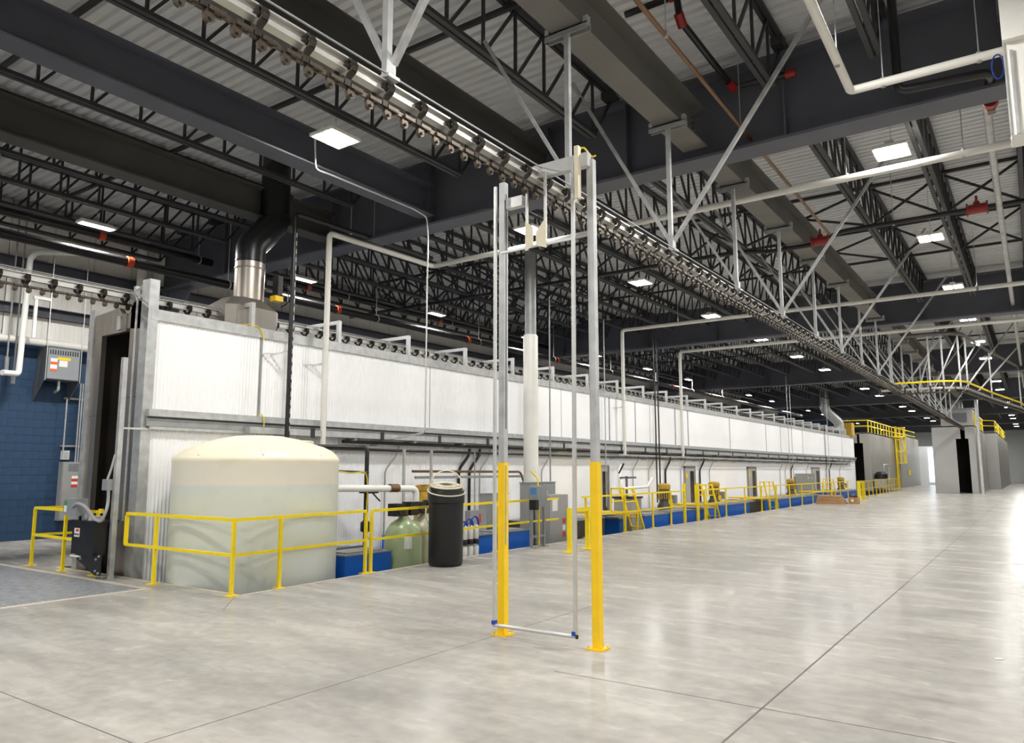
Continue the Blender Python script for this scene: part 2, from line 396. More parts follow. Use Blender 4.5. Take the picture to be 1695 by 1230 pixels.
def joist(x, y0, label, split):
    g = thing('roof_joist', (x, y0, 0), label, 'joist', 'open-web roof joists')
    inst('top_chord', JM[0], g, (0, 0, 0)); inst('bottom_chord', JM[1], g, (0, 0, 0)); inst('seat', JM[2], g, (0, 0, 0)); inst('seat', JM[2], g, (0, 17.1, 0))
    if split:
        for k in range(22):
            yy = k * PANEL
            if y0 + yy < 1.6: continue
            if k: inst('web_vertical', JM[3], g, (0, yy, 0))
            inst('web_diagonal', JM[5] if k < 11 else JM[4], g, (0, yy, 0))
    else: inst('web_members', JM[6], g, (0, 0, 0))
JX0 = [-2.85, -1.4, .1, 1.6, -5.85, -8.8, -11.8, -14.85, -16.35, -17.85, -19.35]
JX1 = [-19.4 + 1.51 * k for k in range(16) if abs(-19.4 + 1.51 * k + 4.3) > .4]
for x in JX0:
    side = 'right' if x > -4.3 else 'left'
    k = sorted([q for q in JX0 if (q > -4.3) == (x > -4.3)], key=lambda q: abs(q + 4.3)).index(x)
    joist(x, GY[0] + .18, 'black open-web roof joist over the viewpoint, %s to the %s of the conveyor beam' % (ORD[k], side), True)
for i in range(1, 6):
    for x in JX1:
        side = 'right' if x > -4.3 else 'left'
        k = sorted([q for q in JX1 if (q > -4.3) == (x > -4.3)], key=lambda q: abs(q + 4.3)).index(x)
        joist(x, GY[i] + .18, 'black open-web joist behind the %s girder, %s to the %s of the conveyor beam' % (['', 'gate', 'second', 'third', 'fourth', 'fifth'][i], ORD[k], side), i == 1)
# bridging between joists
xs0 = sorted(JX0); xs1 = sorted(JX1)
cm = {}
for i, xs in ((0, xs0), (1, xs1), (2, xs1), (3, xs1)):
    for j, fy in enumerate((.2, .4, .6, .8)):
        yb = GY[i] + 17.65 * fy
        if yb < 2: continue
        where = ['over the viewpoint', 'behind the gate girder', 'behind the second girder', 'behind the third girder'][i]
        single('bridging_bar', MB().bar((xs[0], yb, 8.44), (xs[-1], yb, 8.44), .07), 'black_steel', 'black bridging bar under the roof deck %s, %s line' % (where, ORD[j]), 'brace', (xs[0], yb, 8.4), 'joist bridging')
        if i < 2 and j in (1, 2):
            for a, b in zip(xs[:-1], xs[1:]):
                w = round(b - a, 2)
                if a > .2 or (i == 0 and w > 2): continue
                if w not in cm: cm[w] = (MB().bar((.06, 0, 7.54), (w - .06, 0, 8.4), .05, .05, (0, 1, 0)).mesh('brace', 'black_steel'), MB().bar((.06, .05, 8.4), (w - .06, .05, 7.54), .05, .05, (0, 1, 0)).mesh('brace', 'black_steel'))
                kk = xs.index(a)
                g = thing('bridging_cross', (a, yb + .1, 0), 'black X-shaped brace between joists %s, %s line, %s from the left wall' % (where, ORD[j], ORD[kk]), 'brace', 'joist cross bridging')
                inst('brace', cm[w][0], g, (0, 0, 0)); inst('brace', cm[w][1], g, (0, 0, 0))

# ------------------------------------------------------------------ high bay lights
hous = MB(); hous.box(-.27, .27, -.32, .32, .02, .07); hous.box(-.07, .07, -.28, .28, .07, .13)
housm = hous.mesh('housing', 'white_paint')
lensm = MB().add([(-.24, -.28, .014), (-.03, -.28, .014), (-.03, .28, .014), (-.24, .28, .014)], [(0, 3, 2, 1)]).mesh('lens', 'lens')
rodm = MB().cyl((0, 0, .13), (0, 0, 1.46), .006, 5); rodm = rodm.mesh('hanger', 'galv')
def lamp(x, y, z, label, power=None, sx=1.):
    g = thing('high_bay_light', (x, y, z), label, 'light', 'high bay lights')
    inst('housing', housm, g, (0, 0, 0)); inst('lens', lensm, g, (0, 0, 0)); inst('lens', lensm, g, (.27, 0, 0)); inst('hanger', rodm, g, (0, 0, 0))
    g.scale = (sx, 1.25 if sx < 1 else 1, 1)
    a = LAMPD if power is None else power
    l = bpy.data.objects.new('light_source', a); COL.objects.link(l); l.parent = g; l.location = (0, 0, -.01)
LAMPD = bpy.data.lights.new('light_source', 'AREA'); LAMPD.shape = 'RECTANGLE'; LAMPD.size = .5; LAMPD.size_y = .58
LAMPC = LAMPD.copy(); LAMPC.energy = LAMP_W * 1.4; LAMPC.color = LAMP_COL
LAMPD.energy = LAMP_W; LAMPD.color = LAMP_COL; LAMPD.spread = PI
for rx, rn in ((-17., 'along the left wall'), (-9.15, 'above the pit railing'), (-1.65, 'over the open floor'), (5.8, 'right of the view'), (13.2, 'far right of the view'), (21, 'by the right wall')):
    k = 0; kb = 0
    for j in range(-3, 19):
        y = 8.0 + 5.87 * j
        if rx > 5 and y > 60: continue
        near = {-17.: 5, -9.15: 5, -1.65: 11}.get(rx, 999)
        if y > near: lab = 'bright white high bay light, %s from the camera in the row %s' % (ORD[k], rn); k += 1
        else: lab = 'high bay light outside the photo, %s back in the row %s' % (ORD[kb], rn); kb += 1
        lamp(rx, y, 7.18, lab, LAMPC if rx < -16 else None, sx=.45 if rx < -16 else 1.)

# ================================================================== OVERHEAD CONVEYORS
def trolley_meshes():
    brs = []
    for sx in (1, -1):
        br = MB(); brs.append(br)
        pts = [(sx * .055, .99), (sx * .085, .965), (sx * .1, .925), (sx * .085, .885), (sx * .05, .862), (sx * .026, .84), (sx * .022, .785)]
        for (xa, za), (xb, zb) in zip(pts[:-1], pts[1:]): br.bar((xa * 1.12, 0, za), (xb * 1.12, 0, zb), .018, .056, (0, 1, 0))
    wh = MB().cyl((.02, 0, .95), (.072, 0, .95), .042, 14)
    hub = MB().cyl((.062, 0, .945), (.085, 0, .945), .016, 8)
    ln = MB()
    for sx in (-.024, .024): ln.box(sx - .009, sx + .009, -.064, .064, .785, .818)
    ln.box(-.02, .02, -.066, -.048, .788, .815); ln.box(-.02, .02, .048, .066, .788, .815)
    bl = MB().box(-.012, .012, -.062, .062, .782, .822)
    pd = MB(); pd.prism([(-.03, .785), (.03, .785), (.04, .75), (.03, .71), (0, .695), (-.03, .71), (-.04, .75)], 'x', -.016, .016)
    pd.cyl((.016, 0, .728), (.034, 0, .728), .013, 8)
    return (brs[0].mesh('trolley', 'trolley_steel', True), wh.mesh('wheel', 'trolley_steel', True), hub.mesh('axle_nut', 'galv_dull'),
            ln.mesh('chain_link', 'chain_steel'), bl.mesh('chain_link', 'chain_steel'), pd.mesh('pendant', 'chain_steel'), brs[1].mesh('rear_bracket', 'trolley_steel', True))
TM = trolley_meshes()
def conveyor(x, z, y0, y1, label, pitch, detail):
    dz = z - 5.
    g = thing('overhead_conveyor', (x, y0, 4.0 + dz), label, 'conveyor')
    obj('track_bottom_flange', MB().bar((x, y0, z - .09), (x, y1, z - .09), .085, .014), 'track', g)
    obj('track_web', MB().bar((x, y0, z - .04), (x, y1, z - .04), .012, .09), 'track', g)
    obj('track_top_flange', MB().bar((x, y0, z + .01), (x, y1, z + .01), .085, .014), 'track', g)
    for sx in (-.05, .06): obj('guide_rail', MB().bar((x + sx, y0, z + .06), (x + sx, y1, z + .06), .014, .012), 'galv_dull', g)
    n = int((y1 - y0) / pitch); rest = MB(); rl = MB(); nl = 0
    for k in range(n):
        yy = .12 + k * pitch
        if k < detail:
            t = inst('trolley', TM[0], g, (0, yy, 0)); inst('wheel', TM[1], t, (0, 0, 0)); inst('axle_nut', TM[2], t, (0, 0, 0)); inst('rear_bracket', TM[6], t, (0, 0, 0))
        else:
            for sx in (1, -1): rest.box(x + sx * .05 - .02, x + sx * .05 + .02, y0 + yy - .02, y0 + yy + .02, z - .2, z - .02)
        for q in range(4):
            yl = yy + q * pitch / 4
            if nl < 280: inst('chain_link', TM[3] if q % 2 else TM[4], g, (0, yl, 0)); nl += 1
            else: rl.box(x - .02, x + .02, y0 + yl - .05, y0 + yl + .05, z - .215, z - .185)
        for q in (0, 1):
            if k < 140: inst('pendant', TM[5], g, (0, yy + .055 + q * pitch / 2, 0))
            else: rl.box(x - .014, x + .014, y0 + yy + q * pitch / 2 - .03, y0 + yy + q * pitch / 2 + .03, z - .3, z - .22)
    if rest.v: obj('far_trolleys', rest, 'trolley_steel', g)['kind'] = 'stuff'
    if rl.v: obj('far_chain', rl, 'chain_steel', g)['kind'] = 'stuff'
    return g
CVX = -4.3
conveyor(CVX, 5.0, 1.2, 66., 'long overhead chain conveyor running from above the viewpoint to the far oven', .42, 120)
conveyor(-13.05, 4.86, 3.0, 67., 'overhead chain conveyor entering the wash tunnel end and running along its roof', .40, 120)
# conveyor hangers
def hanger(k, y):
    g = thing('conveyor_hanger', (CVX, y, 5.06), 'galvanised square post hanging the conveyor from its beam, %s from the viewpoint' % ORD[k - 1], 'hanger', 'conveyor hangers')
    obj('post', MB().box(CVX - .031, CVX + .031, y - .031, y + .031, 5.06, 7.05), 'galv', g)
    obj('foot_plate', MB().box(CVX - .09, CVX + .09, y - .07, y + .07, 5.03, 5.06), 'galv', g)
    obj('gusset', MB().box(CVX + .031, CVX + .05, y - .05, y + .06, 5.06, 5.2), 'galv', g)
    c = MB(); c.box(CVX - .3, CVX + .3, y - .05, y + .05, 7.05, 7.065); c.box(CVX - .3, CVX + .3, y - .05, y - .04, 6.98, 7.065); c.box(CVX - .3, CVX + .3, y + .04, y + .05, 6.98, 7.065)
    cl = obj('clamp_channel', c, 'galv_dull', g)
    for sx in (-.27, .27): obj('beam_clamp', MB().box(CVX + sx - .03, CVX + sx + .03, y - .04, y + .04, 7.065, 7.15), 'galv', cl)
    if k % 2 == 1:
        for sx, lx in ((-1, 1.72), (1, 2.3)):
            obj('sway_brace', MB().bar((CVX + sx * .03, y + .05, 5.2), (CVX + sx * lx, y + .05, 8.3), .055), 'galv', g)
    elif k % 2 == 0 and k > 0:
        obj('sway_brace', MB().bar((CVX - .03, y + .05, 5.2), (CVX - 1.3, y + .05, 7.4), .04), 'galv', g)
for k in range(1, 19): hanger(k, 1.25 + 3.05 * k)
# curved branch conveyor turning right
g = thing('branch_conveyor', (-4.3, 35, 5), 'curved branch conveyor with yellow guard rail turning right toward the far aisle', 'conveyor')
path = [(-5.0, 33.6), (-4.6, 33.6), (-3.2, 33.6)] + [(-3.2 + 1.2 * math.sin(a), 34.8 - 1.2 * math.cos(a)) for a in (PI / 2 * q / 8 for q in range(1, 9))] + [(-1.4, 40), (-.4, 47), (.1, 55), (.1, 100)]
obj('track', MB().tube([(x, y, 4.95) for x, y in path], .05, 6), 'track', g)
obj('guard_rail', MB().tube([(x, y, 5.22) for x, y in path], .04, 6), 'yellow', g)
obj('chain', MB().tube([(x, y, 4.78) for x, y in path], .03, 6), 'chain_steel', g)
pm_ = MB().box(-.03, .03, -.06, .06, -.16, .14).mesh('trolley', 'trolley_steel')
acc = 0; last = Vector(path[0]); nx = 0.
for q in path[1:]:
    q = Vector(q); L_ = (q - last).length
    while nx < acc + L_ and nx < 30:
        p = last + (q - last) * ((nx - acc) / L_); inst('trolley', pm_, g, (p.x + 4.3, p.y - 35, -.08)); nx += .45
    acc += L_; last = q
for k in (1, 2, 4, 7, 10, 11, 12):
    p = Vector(path[k]); obj('hanger_post', MB().bar((p.x, p.y, 5.0), (p.x, p.y, 7.05), .06), 'galv', g)
obj('header_beam', MB().tube([(x, y, 7.12) for x, y in path[1:14]], .08, 4), 'beam_primer', g)
for k in range(5): obj('sway_brace', MB().bar((-3.9 + k * .5, 36 + k * .6, 5.1), (-3.0 + k * .9, 37 + k, 8.4), .05), 'galv', g)

# ================================================================== WASH TUNNEL
TX, TY0, TY1, TXB = -12.42, 6.85, 68.0, -14.38
tun = thing('wash_tunnel', (-13.4, TY0, PITZ), 'long white corrugated wash tunnel standing in the pit', 'wash tunnel')
def corr(mb, y0, y1, z0, z1, x=TX, pitch=.0678, amp=.0085):
    n = int((y1 - y0) / pitch * 6); k = len(mb.v); dy = (y1 - y0) / n
    for i in range(n + 1):
        a = x + amp * math.cos(2 * PI * i / 6) ; mb.v += [(a, y0 + i * dy, z0), (a, y0 + i * dy, z1)]
    for i in range(n): mb.f.append((k + 2 * i, k + 2 * i + 2, k + 2 * i + 3, k + 2 * i + 1))
seams = [6.98, 9.14, 10.85, 14.2, 17.3, 20.6, 23.91, 26.03, 29.91, 31.33, 36.8, 42.92, 45.88, 51.0, 57.13, 63.11, 67.9]
for a, b in zip(seams[:-1], seams[1:]):
    m_ = MB(); corr(m_, a, b, 2.77, 4.36); obj('upper_panel', m_, 'panel_white', tun, True)
    obj('seam_trim', MB().box(TX - .01, TX + .02, b - .022, b + .022, 2.77, 4.36), 'galv_dull', tun) if b not in (10.85, 14.2, 17.3, 20.6, 67.9) else None
lows = [6.98 + 4.35 * k for k in range(15)]; lows[-1] = 67.9
for a, b in zip(lows[:-1], lows[1:]):
    m_ = MB(); corr(m_, a, b, PITZ, 2.5); obj('lower_panel', m_, 'panel_white', tun, True)
obj('top_trim', MB().box(TX - .02, TX + .045, TY0, TY1, 4.34, 4.53), 'galv', tun)
obj('roof', MB().box(TXB, TX - .02, TY0, TY1, 4.44, 4.5), 'galv_dull', tun)
obj('ledge_angle', MB().box(TX - .02, TX + .16, TY0, TY1, 2.66, 2.78), 'galv', tun)
obj('ledge_underside', MB().box(TX - .02, TX + .1, TY0, TY1, 2.49, 2.66), 'galv_dull', tun)
obj('ledge_gap', MB().box(TX + .1, TX + .104, TY0, TY1, 2.625, 2.65), 'black_steel', tun)
obj('back_wall', MB().box(TXB, TXB + .05, TY0, TY1, PITZ, 4.44), 'stainless_dull', tun)
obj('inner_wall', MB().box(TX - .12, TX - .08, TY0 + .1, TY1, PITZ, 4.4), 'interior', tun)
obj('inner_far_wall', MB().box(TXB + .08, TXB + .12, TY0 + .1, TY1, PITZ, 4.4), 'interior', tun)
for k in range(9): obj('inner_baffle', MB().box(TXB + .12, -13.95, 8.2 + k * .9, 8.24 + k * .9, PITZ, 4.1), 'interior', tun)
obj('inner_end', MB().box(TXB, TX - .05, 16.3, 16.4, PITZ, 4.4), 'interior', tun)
# end portal
obj('corner_post', MB().box(-12.62, TX + .04, TY0 - .06, TY0 + .12, PITZ, 5.05), 'galv', tun)
obj('corner_post', MB().box(-14.42, -14.24, TY0 - .06, TY0 + .12, PITZ, 4.72), 'galv', tun)
obj('jamb', MB().box(-13.0, -12.62, TY0 - .03, TY0 + .06, PITZ, 4.7), 'stainless', tun)
obj('jamb', MB().box(-14.24, -13.97, TY0 - .03, TY0 + .06, PITZ, 4.2), 'stainless', tun)
obj('header_panel', MB().prism([(-14.3, 4.2), (-13.22, 4.2), (-13.22, 4.45), (-13.42, 4.66), (-14.3, 4.6)], 'y', TY0 - .03, TY0 + .06), 'stainless', tun)
obj('header_panel', MB().prism([(-13.12, 4.25), (-12.62, 4.2), (-12.62, 4.78), (-12.9, 4.72), (-13.12, 4.46)], 'y', TY0 - .03, TY0 + .06), 'stainless', tun)
obj('header_plate', MB().box(-13.42, -13.3, TY0 - .06, TY0 - .03, 4.25, 4.5), 'alu', tun)
obj('header_seal', MB().box(-13.24, -13.11, TY0 - .05, TY0 + .1, 4.2, 4.52), 'stainless_dull', tun)
obj('jamb_seam', MB().box(-14.3, -13.97, TY0 - .034, TY0 - .03, 2.72, 2.735), 'grey_dark', tun)
obj('jamb_seam', MB().box(-13.0, -12.62, TY0 - .034, TY0 - .03, 3.0, 3.015), 'grey_dark', tun)
obj('portal_beam', MB().bar((-12.5, TY0, 4.98), (-13.4, TY0 + .25, 4.98), .08), 'alu', tun)
obj('portal_bracket', MB().box(-12.98, -12.9, TY0 - .02, TY0 + .05, 4.6, 5.0), 'alu', tun)
# doors in the lower wall
for y0, y1 in ((22.75, 23.65), (30.7, 31.8), (39.3, 40.6), (53., 55.)):
    d_ = obj('door', MB().box(TX, TX + .05, y0, y1, .2, 1.84), 'alu', tun)
    obj('door_frame', MB().box(TX, TX + .08, y0 - .06, y0, .2, 1.9), 'stainless', d_); obj('door_frame', MB().box(TX, TX + .08, y1, y1 + .06, .2, 1.9), 'stainless', d_)
    obj('door_head', MB().box(TX, TX + .08, y0 - .06, y1 + .06, 1.84, 1.92), 'stainless', d_)
    obj('door_window', MB().box(TX + .05, TX + .055, y0 + (y1 - y0) * .55, y1 - .06, .35, 1.7), 'window_dark', d_)
    obj('warning_label', MB().box(TX + .05, TX + .055, y0 + .1, y0 + .32, 1.4, 1.62), 'label_yellow', d_)
    obj('door_pull', MB().bar((TX + .09, y1 - .12, .7), (TX + .09, y1 - .12, 1.1), .03), 'galv', d_)
# inverted-L frames over the tunnel conveyor
fm = (MB().box(-.04, .04, -.04, .04, 4.53, 5.02), MB().box(-1.05, -.04, -.035, .035, 4.94, 5.02), MB().box(-.66, -.6, -.03, .03, 4.53, 4.94))
fm = [m.mesh(n_, 'alu') for m, n_ in zip(fm, ('post', 'arm', 'stub_post'))]
for k in range(26):
    g = thing('roof_gantry', (-12.42, 8.9 + 2.24 * k, 0), 'light grey L-shaped support frame on the tunnel roof, %s from the open end' % ordn(k), 'frame', 'frames on the tunnel roof')
    inst('post', fm[0], g, (0, 0, 0)); inst('arm', fm[1], g, (0, 0, 0)); inst('stub_post', fm[2], g, (0, 0, 0))
# wireways and pipes hung under the ledge
g = thing('cable_wireway', (TX + .2, 9, 2.5), 'galvanised wireway hung under the tunnel ledge', 'wireway')
obj('trough', MB().box(TX + .12, TX + .3, 8.75, 66, 2.44, 2.56), 'galv', g)
for k in range(30): obj('bracket', MB().box(TX + .0, TX + .34, 9.5 + k * 1.9, 9.54 + k * 1.9, 2.38, 2.43), 'galv_dull', g)
for k in range(28): obj('lid_clip', MB().box(TX + .3, TX + .315, 10.2 + k * 2, 10.3 + k * 2, 2.4, 2.6), 'black_steel', g)
single('support_strut', MB().bar((TX + .08, 6.9, 2.46), (TX + .08, 8.9, 2.46), .05), 'galv', 'short bright strut under the ledge at the tunnel corner', 'strut', (TX + .08, 6.9, 2.46))
for i, (z, y0, y1, r, dx, lab) in enumerate(((2.36, 11.2, 60, .035, .16, 'upper of two long black pipes under the tunnel ledge'), (2.2, 9.9, 64, .035, .16, 'lower of two long black pipes under the tunnel ledge'), (2.28, 24, 66, .022, .3, 'thin galvanised conduit running along the black ledge pipes'))):
    g = thing('ledge_pipe', (TX + dx, y0, z), lab, 'pipe')
    obj('pipe', MB().cyl((TX + dx, y0, z), (TX + dx, y1, z), r, 10), 'black_pipe' if i < 2 else 'galv', g, True)
    for k in range(int((y1 - y0) / 2.6)): obj('clamp', MB().bar((TX + .0, y0 + 1 + k * 2.6, z - r - .02), (TX + dx + .05, y0 + 1 + k * 2.6, z - r - .02), .03), 'galv', g)
# drop conduits on the lower wall
dr = [(12.6, 'grey'), (16.2, 'grey'), (15.3, 'black'), (15.75, 'black'), (19.3, 'grey'), (25.6, 'grey'), (27.0, 'grey'), (28.6, 'black'), (30.2, 'grey'), (32.4, 'black'), (33.6, 'grey'), (45.2, 'grey'), (46.3, 'grey'), (47.6, 'black'), (51.4, 'grey'), (56.8, 'grey'), (58.0, 'black'), (61.5, 'grey')]
ng = nb = 0
for y, c in dr:
    b = c == 'black'; lab = '%s drop conduit with offset bend on the tunnel wall, %s from its open end' % ('black' if b else 'thin grey', ORD[nb if b else ng])
    if b: nb += 1
    else: ng += 1
    p = rnd([(TX + .16, y + .35, 2.3), (TX + .16, y + .3, 2.12), (TX + .07, y, 1.75), (TX + .07, y, .2)], .12)
    single('drop_conduit', MB().tube(p, .04 if b else .018, 8), 'black_pipe' if b else 'galv_dull', lab, 'conduit', (TX + .07, y, .2), 'drop conduits on the tunnel wall', True)
# yellow cord jumper on the upper panels
single('extension_cord', MB().tube(rnd([(TX - .1, 8.7, 4.55), (TX + .05, 8.9, 4.58), (TX + .07, 9.1, 4.5), (TX + .06, 9.14, 4.3)], .12), .012, 6), 'cord_yellow', 'yellow cord draped over the top edge at the first panel seam', 'cord', (TX, 9.1, 4.4), None, True)
single('extension_cord', MB().tube(rnd([(TX + .05, 9.1, 2.82), (TX + .17, 9.1, 2.82), (TX + .2, 9.14, 2.7), (TX + .2, 9.12, 2.42)], .08), .012, 6), 'cord_yellow', 'yellow cord hanging over the ledge at the first panel seam', 'cord', (TX, 9.1, 2.6), None, True)

# exhaust hood and duct on the tunnel roof
g = thing('exhaust_duct', (-13.1, 9.28, 4.5), 'stainless exhaust hood and black elbow duct rising from the tunnel roof', 'duct')
hx, hy = -13.12, 9.15
def ringrect(a, b, z, c=.15): return [(hx - a, hy - b + c, z), (hx - a + c, hy - b, z), (hx + a - c, hy - b, z), (hx + a, hy - b + c, z), (hx + a, hy + b - c, z), (hx + a - c, hy + b, z), (hx - a + c, hy + b, z), (hx - a, hy + b - c, z)]
hb = MB(); R = [ringrect(.5, .62, 4.5), ringrect(.5, .62, 4.98), ringrect(.32, .36, 5.2)]
for q in range(2): hb.add(R[q] + R[q + 1], [(i, (i + 1) % 8, 8 + (i + 1) % 8, 8 + i) for i in range(8)])
hb.add(R[2], [tuple(range(8))]); obj('hood', hb, 'stainless_dull', g)
obj('stainless_sleeve', MB().cyl((-13.1, 9.28, 5.15), (-13.1, 9.28, 6.0), .3, 28), 'stainless', g, True)
obj('sleeve_band', MB().cyl((-13.1, 9.28, 5.86), (-13.1, 9.28, 5.89), .315, 28), 'stainless_dull', g, True)
obj('black_collar', MB().cyl((-13.1, 9.28, 6.0), (-13.1, 9.28, 6.2), .302, 28), 'black_box', g, True); obj('black_duct', MB().cyl((-13.1, 9.84, 7.2), (-13.1, 9.84, 8.62), .302, 28), 'black_box', g, True)
obj('offset_elbow', MB().tube([(-13.1, 9.28, 6.15), (-13.1, 9.28, 6.3), (-13.1, 9.33, 6.42), (-13.1, 9.79, 6.95), (-13.1, 9.84, 7.06), (-13.1, 9.84, 7.25)], .304, 28), 'black_box', g, True)
for y, z in ((9.28, 6.02), (9.84, 7.2)): obj('duct_band', MB().cyl((-13.1, y, z), (-13.1, y, z + .03), .313, 28), 'black_pipe', g, True)
g = thing('damper_actuator', (-12.9, 9.7, 5.1), 'small black actuator with yellow box beside the stainless duct', 'actuator')
obj('motor', MB().box(-12.78, -12.6, 9.62, 9.74, 5.35, 5.75), 'black_box', g); obj('mount', MB().box(-12.8, -12.62, 9.58, 9.78, 5.22, 5.33), 'yellow_deep', g)
obj('conduit', MB().tube(rnd([(-12.62, 9.75, 5.6), (-12.6, 9.9, 5.5), (-12.6, 9.88, 5.2), (-12.6, 9.72, 5.1)], .08), .015, 6), 'black_pipe', g, True)

# ================================================================== GATE
GYY = 6.75
gate = thing('profile_gate', (-4.25, GYY, 0), 'tall profile gate with two yellow and galvanised posts under the conveyor', 'gate')
for px in (-4.82, -3.67):
    p_ = obj('post', MB().box(px - .037, px + .037, GYY - .037, GYY + .037, 1.83, 5.04), 'galv', gate)
    if px < -4: obj('post_slot', MB().box(px + .0375, px + .039, GYY - .012, GYY + .012, 2.2, 4.9), 'grey_dark', p_)
    s_ = obj('yellow_sleeve', MB().box(px - .042, px + .042, GYY - .042, GYY + .042, .01, 1.83), 'yellow_deep', gate)
    obj('base_plate', MB().box(px - .09, px + .09, GYY - .09, GYY + .09, 0, .016), 'yellow_deep', s_)
    for sx in (-.068, .068):
        for sy in (-.068, .068): obj('anchor_bolt', MB().cyl((px + sx, GYY + sy, .016), (px + sx, GYY + sy, .035), .01, 6), 'yellow_deep', s_)
obj('chain_strip', MB().box(-4.778, -4.77, GYY - .02, GYY - .005, .95, 1.8), 'galv', gate)
obj('cross_beam', MB().box(-4.35, -3.66, GYY - .1, GYY - .02, 4.95, 5.1), 'alu', gate)
obj('short_beam', MB().box(-4.77, -4.55, GYY - .02, GYY + .06, 4.72, 4.84), 'alu', gate)
obj('beam_hook', MB().box(-3.8, -3.75, GYY - .14, GYY - .08, 4.6, 5.18), 'hose_white', gate)
obj('yellow_strap', MB().tube(rnd([(-3.8, GYY - .1, 5.1), (-3.74, GYY - .05, 5.2), (-3.66, GYY, 5.07), (-3.62, GYY + .02, 5.09)], .05), .01, 6), 'cord_yellow', gate, True)
FY = 6.62
fr = thing('swing_profile', (-4.3, FY, .1), 'thin aluminium swinging frame hanging inside the profile gate', 'frame')
obj('side_bar', MB().bar((-4.84, FY, .14), (-4.84, FY, 4.96), .03), 'alu', fr); obj('side_bar', MB().bar((-3.85, FY, .14), (-3.82, FY, 5.0), .034), 'alu', fr)
obj('bottom_bar', MB().cyl((-4.86, FY, .12), (-3.84, FY, .12), .019, 10), 'alu', fr, True)
for px in (-4.84, -3.86): obj('corner_fitting', MB().box(px - .02, px + .02, FY - .025, FY + .025, .13, .17), 'hose_blue', fr)
obj('end_cap', MB().cyl((-3.84, FY, .12), (-3.825, FY, .12), .021, 10), 'black_plastic', fr)
obj('arm', MB().bar((-4.76, FY, 4.17), (-4.4, FY, 4.17), .025), 'alu', fr); obj('arm', MB().bar((-4.18, FY, 4.17), (-3.83, FY, 4.17), .025), 'alu', fr)
obj('inner_bar', MB().bar((-4.41, FY, 4.14), (-4.41, FY, 4.82), .024), 'alu', fr); obj('inner_bar', MB().bar((-4.17, FY, 4.14), (-4.17, FY, 4.97), .026), 'alu', fr)
obj('paddle', MB().prism([(-4.42, 4.13), (-4.32, 4.17), (-4.32, 4.38), (-4.42, 4.47)], 'y', FY - .022, FY - .013), 'hose_white', fr)
obj('paddle', MB().prism([(-4.28, 4.17), (-4.15, 4.12), (-4.15, 4.46), (-4.28, 4.32)], 'y', FY - .024, FY - .015), 'hose_white', fr)

# ================================================================== RAILINGS
def railing(label, pts, posts, h=1.07, z0=0., cat='railing', name='guard_railing', w=.046, plates=True, mid=True, kick=False):
    g = thing(name, (pts[0][0], pts[0][1], z0), label, cat)
    for a, b in zip(pts[:-1], pts[1:]):
        obj('top_rail', MB().bar((a[0], a[1], z0 + h - w / 2), (b[0], b[1], z0 + h - w / 2), w), 'yellow', g)
        if mid: obj('mid_rail', MB().bar((a[0], a[1], z0 + h * .52), (b[0], b[1], z0 + h * .52), w * .9), 'yellow', g)
        if kick: obj('toe_board', MB().bar((a[0], a[1], z0 + .08), (b[0], b[1], z0 + .08), .012, .12), 'yellow', g)
    for x, y in posts:
        p = obj('post', MB().box(x - w / 2, x + w / 2, y - w / 2, y + w / 2, z0, z0 + h - w), 'yellow', g)
        if plates: obj('base_plate', MB().box(x - .075, x + .075, y - .075, y + .075, z0, z0 + .012), 'yellow', p)
    return g
railing('yellow guard railing in front of the tunnel end and around the cream tank corner', [(-15.0, 8.8), (-15.39, 6.53), (-14.12, 6.5), (-13.1, 6.52)], [(-15.0, 8.8), (-15.39, 6.53), (-14.12, 6.5), (-13.06, 6.52)])
rw = railing('yellow guard railing wrapping the corner of the cream tank', [(-12.2, 6.56), (-9.37, 6.58), (-9.52, 9.28)], [(-11.34, 6.57), (-9.37, 6.58), (-9.40, 7.41), (-9.52, 9.28)])
obj('end_upright', MB().box(-12.225, -12.175, 6.535, 6.585, .55, 1.02), 'yellow', rw)
railing('yellow guard railing along the pit from the softener tanks to the grey cabinet', [(-9.53, 9.42), (-9.74, 13.36), (-9.76, 16.0)], [(-9.53, 9.42), (-9.74, 13.36)])
railing('yellow guard railing along the pit past the blue tanks', [(-9.76, 17.2), (-9.77, 24.1)], [(-9.76, 17.4), (-9.77, 19.7), (-9.77, 21.6), (-9.77, 23.0)], plates=True)
railing('yellow guard railing along the far half of the pit', [(-9.77, 25.4), (-9.78, 52.)], [(-9.77, 26.0 + 2.25 * k) for k in range(12)])
for y in (24.15, 25.35): single('rail_end_post', MB().box(-9.81, -9.73, y - .04, y + .04, 0, 1.3), 'yellow', 'tall yellow post on the %s side of the gap in the pit railing' % ('near' if y < 25 else 'far'), 'post', (-9.77, y, 0))
railing('far yellow railing turning out from the pit toward the grey ovens', [(-9.0, 50.5), (-9.75, 72.)], [(-9.0 - .0349 * 1.8 * k, 50.5 + 1.8 * k) for k in range(13)])
def uguard(label, x, y0, y1, h, w=.1, alongx=False):
    g = thing('machine_guard', (x, y0, 0), label, 'guard')
    for y in (y0, y1):
        p = obj('post', MB().box(x - w / 2, x + w / 2, y - w / 2, y + w / 2, 0, h), 'yellow', g)
        obj('base_plate', MB().box(x - .13, x + .13, y - .13, y + .13, 0, .014), 'yellow', p)
    obj('top_bar', MB().box(x - w / 2, x + w / 2, y0 + w / 2, y1 - w / 2, h - w, h), 'yellow', g)
uguard('short yellow U-shaped guard standing on the floor by the disconnect stand', -8.35, 14.16, 14.96, .93, .085)
uguard('distant yellow U-shaped guard beside the cardboard pile', -8.75, 48.6, 50., 1.1, .16)

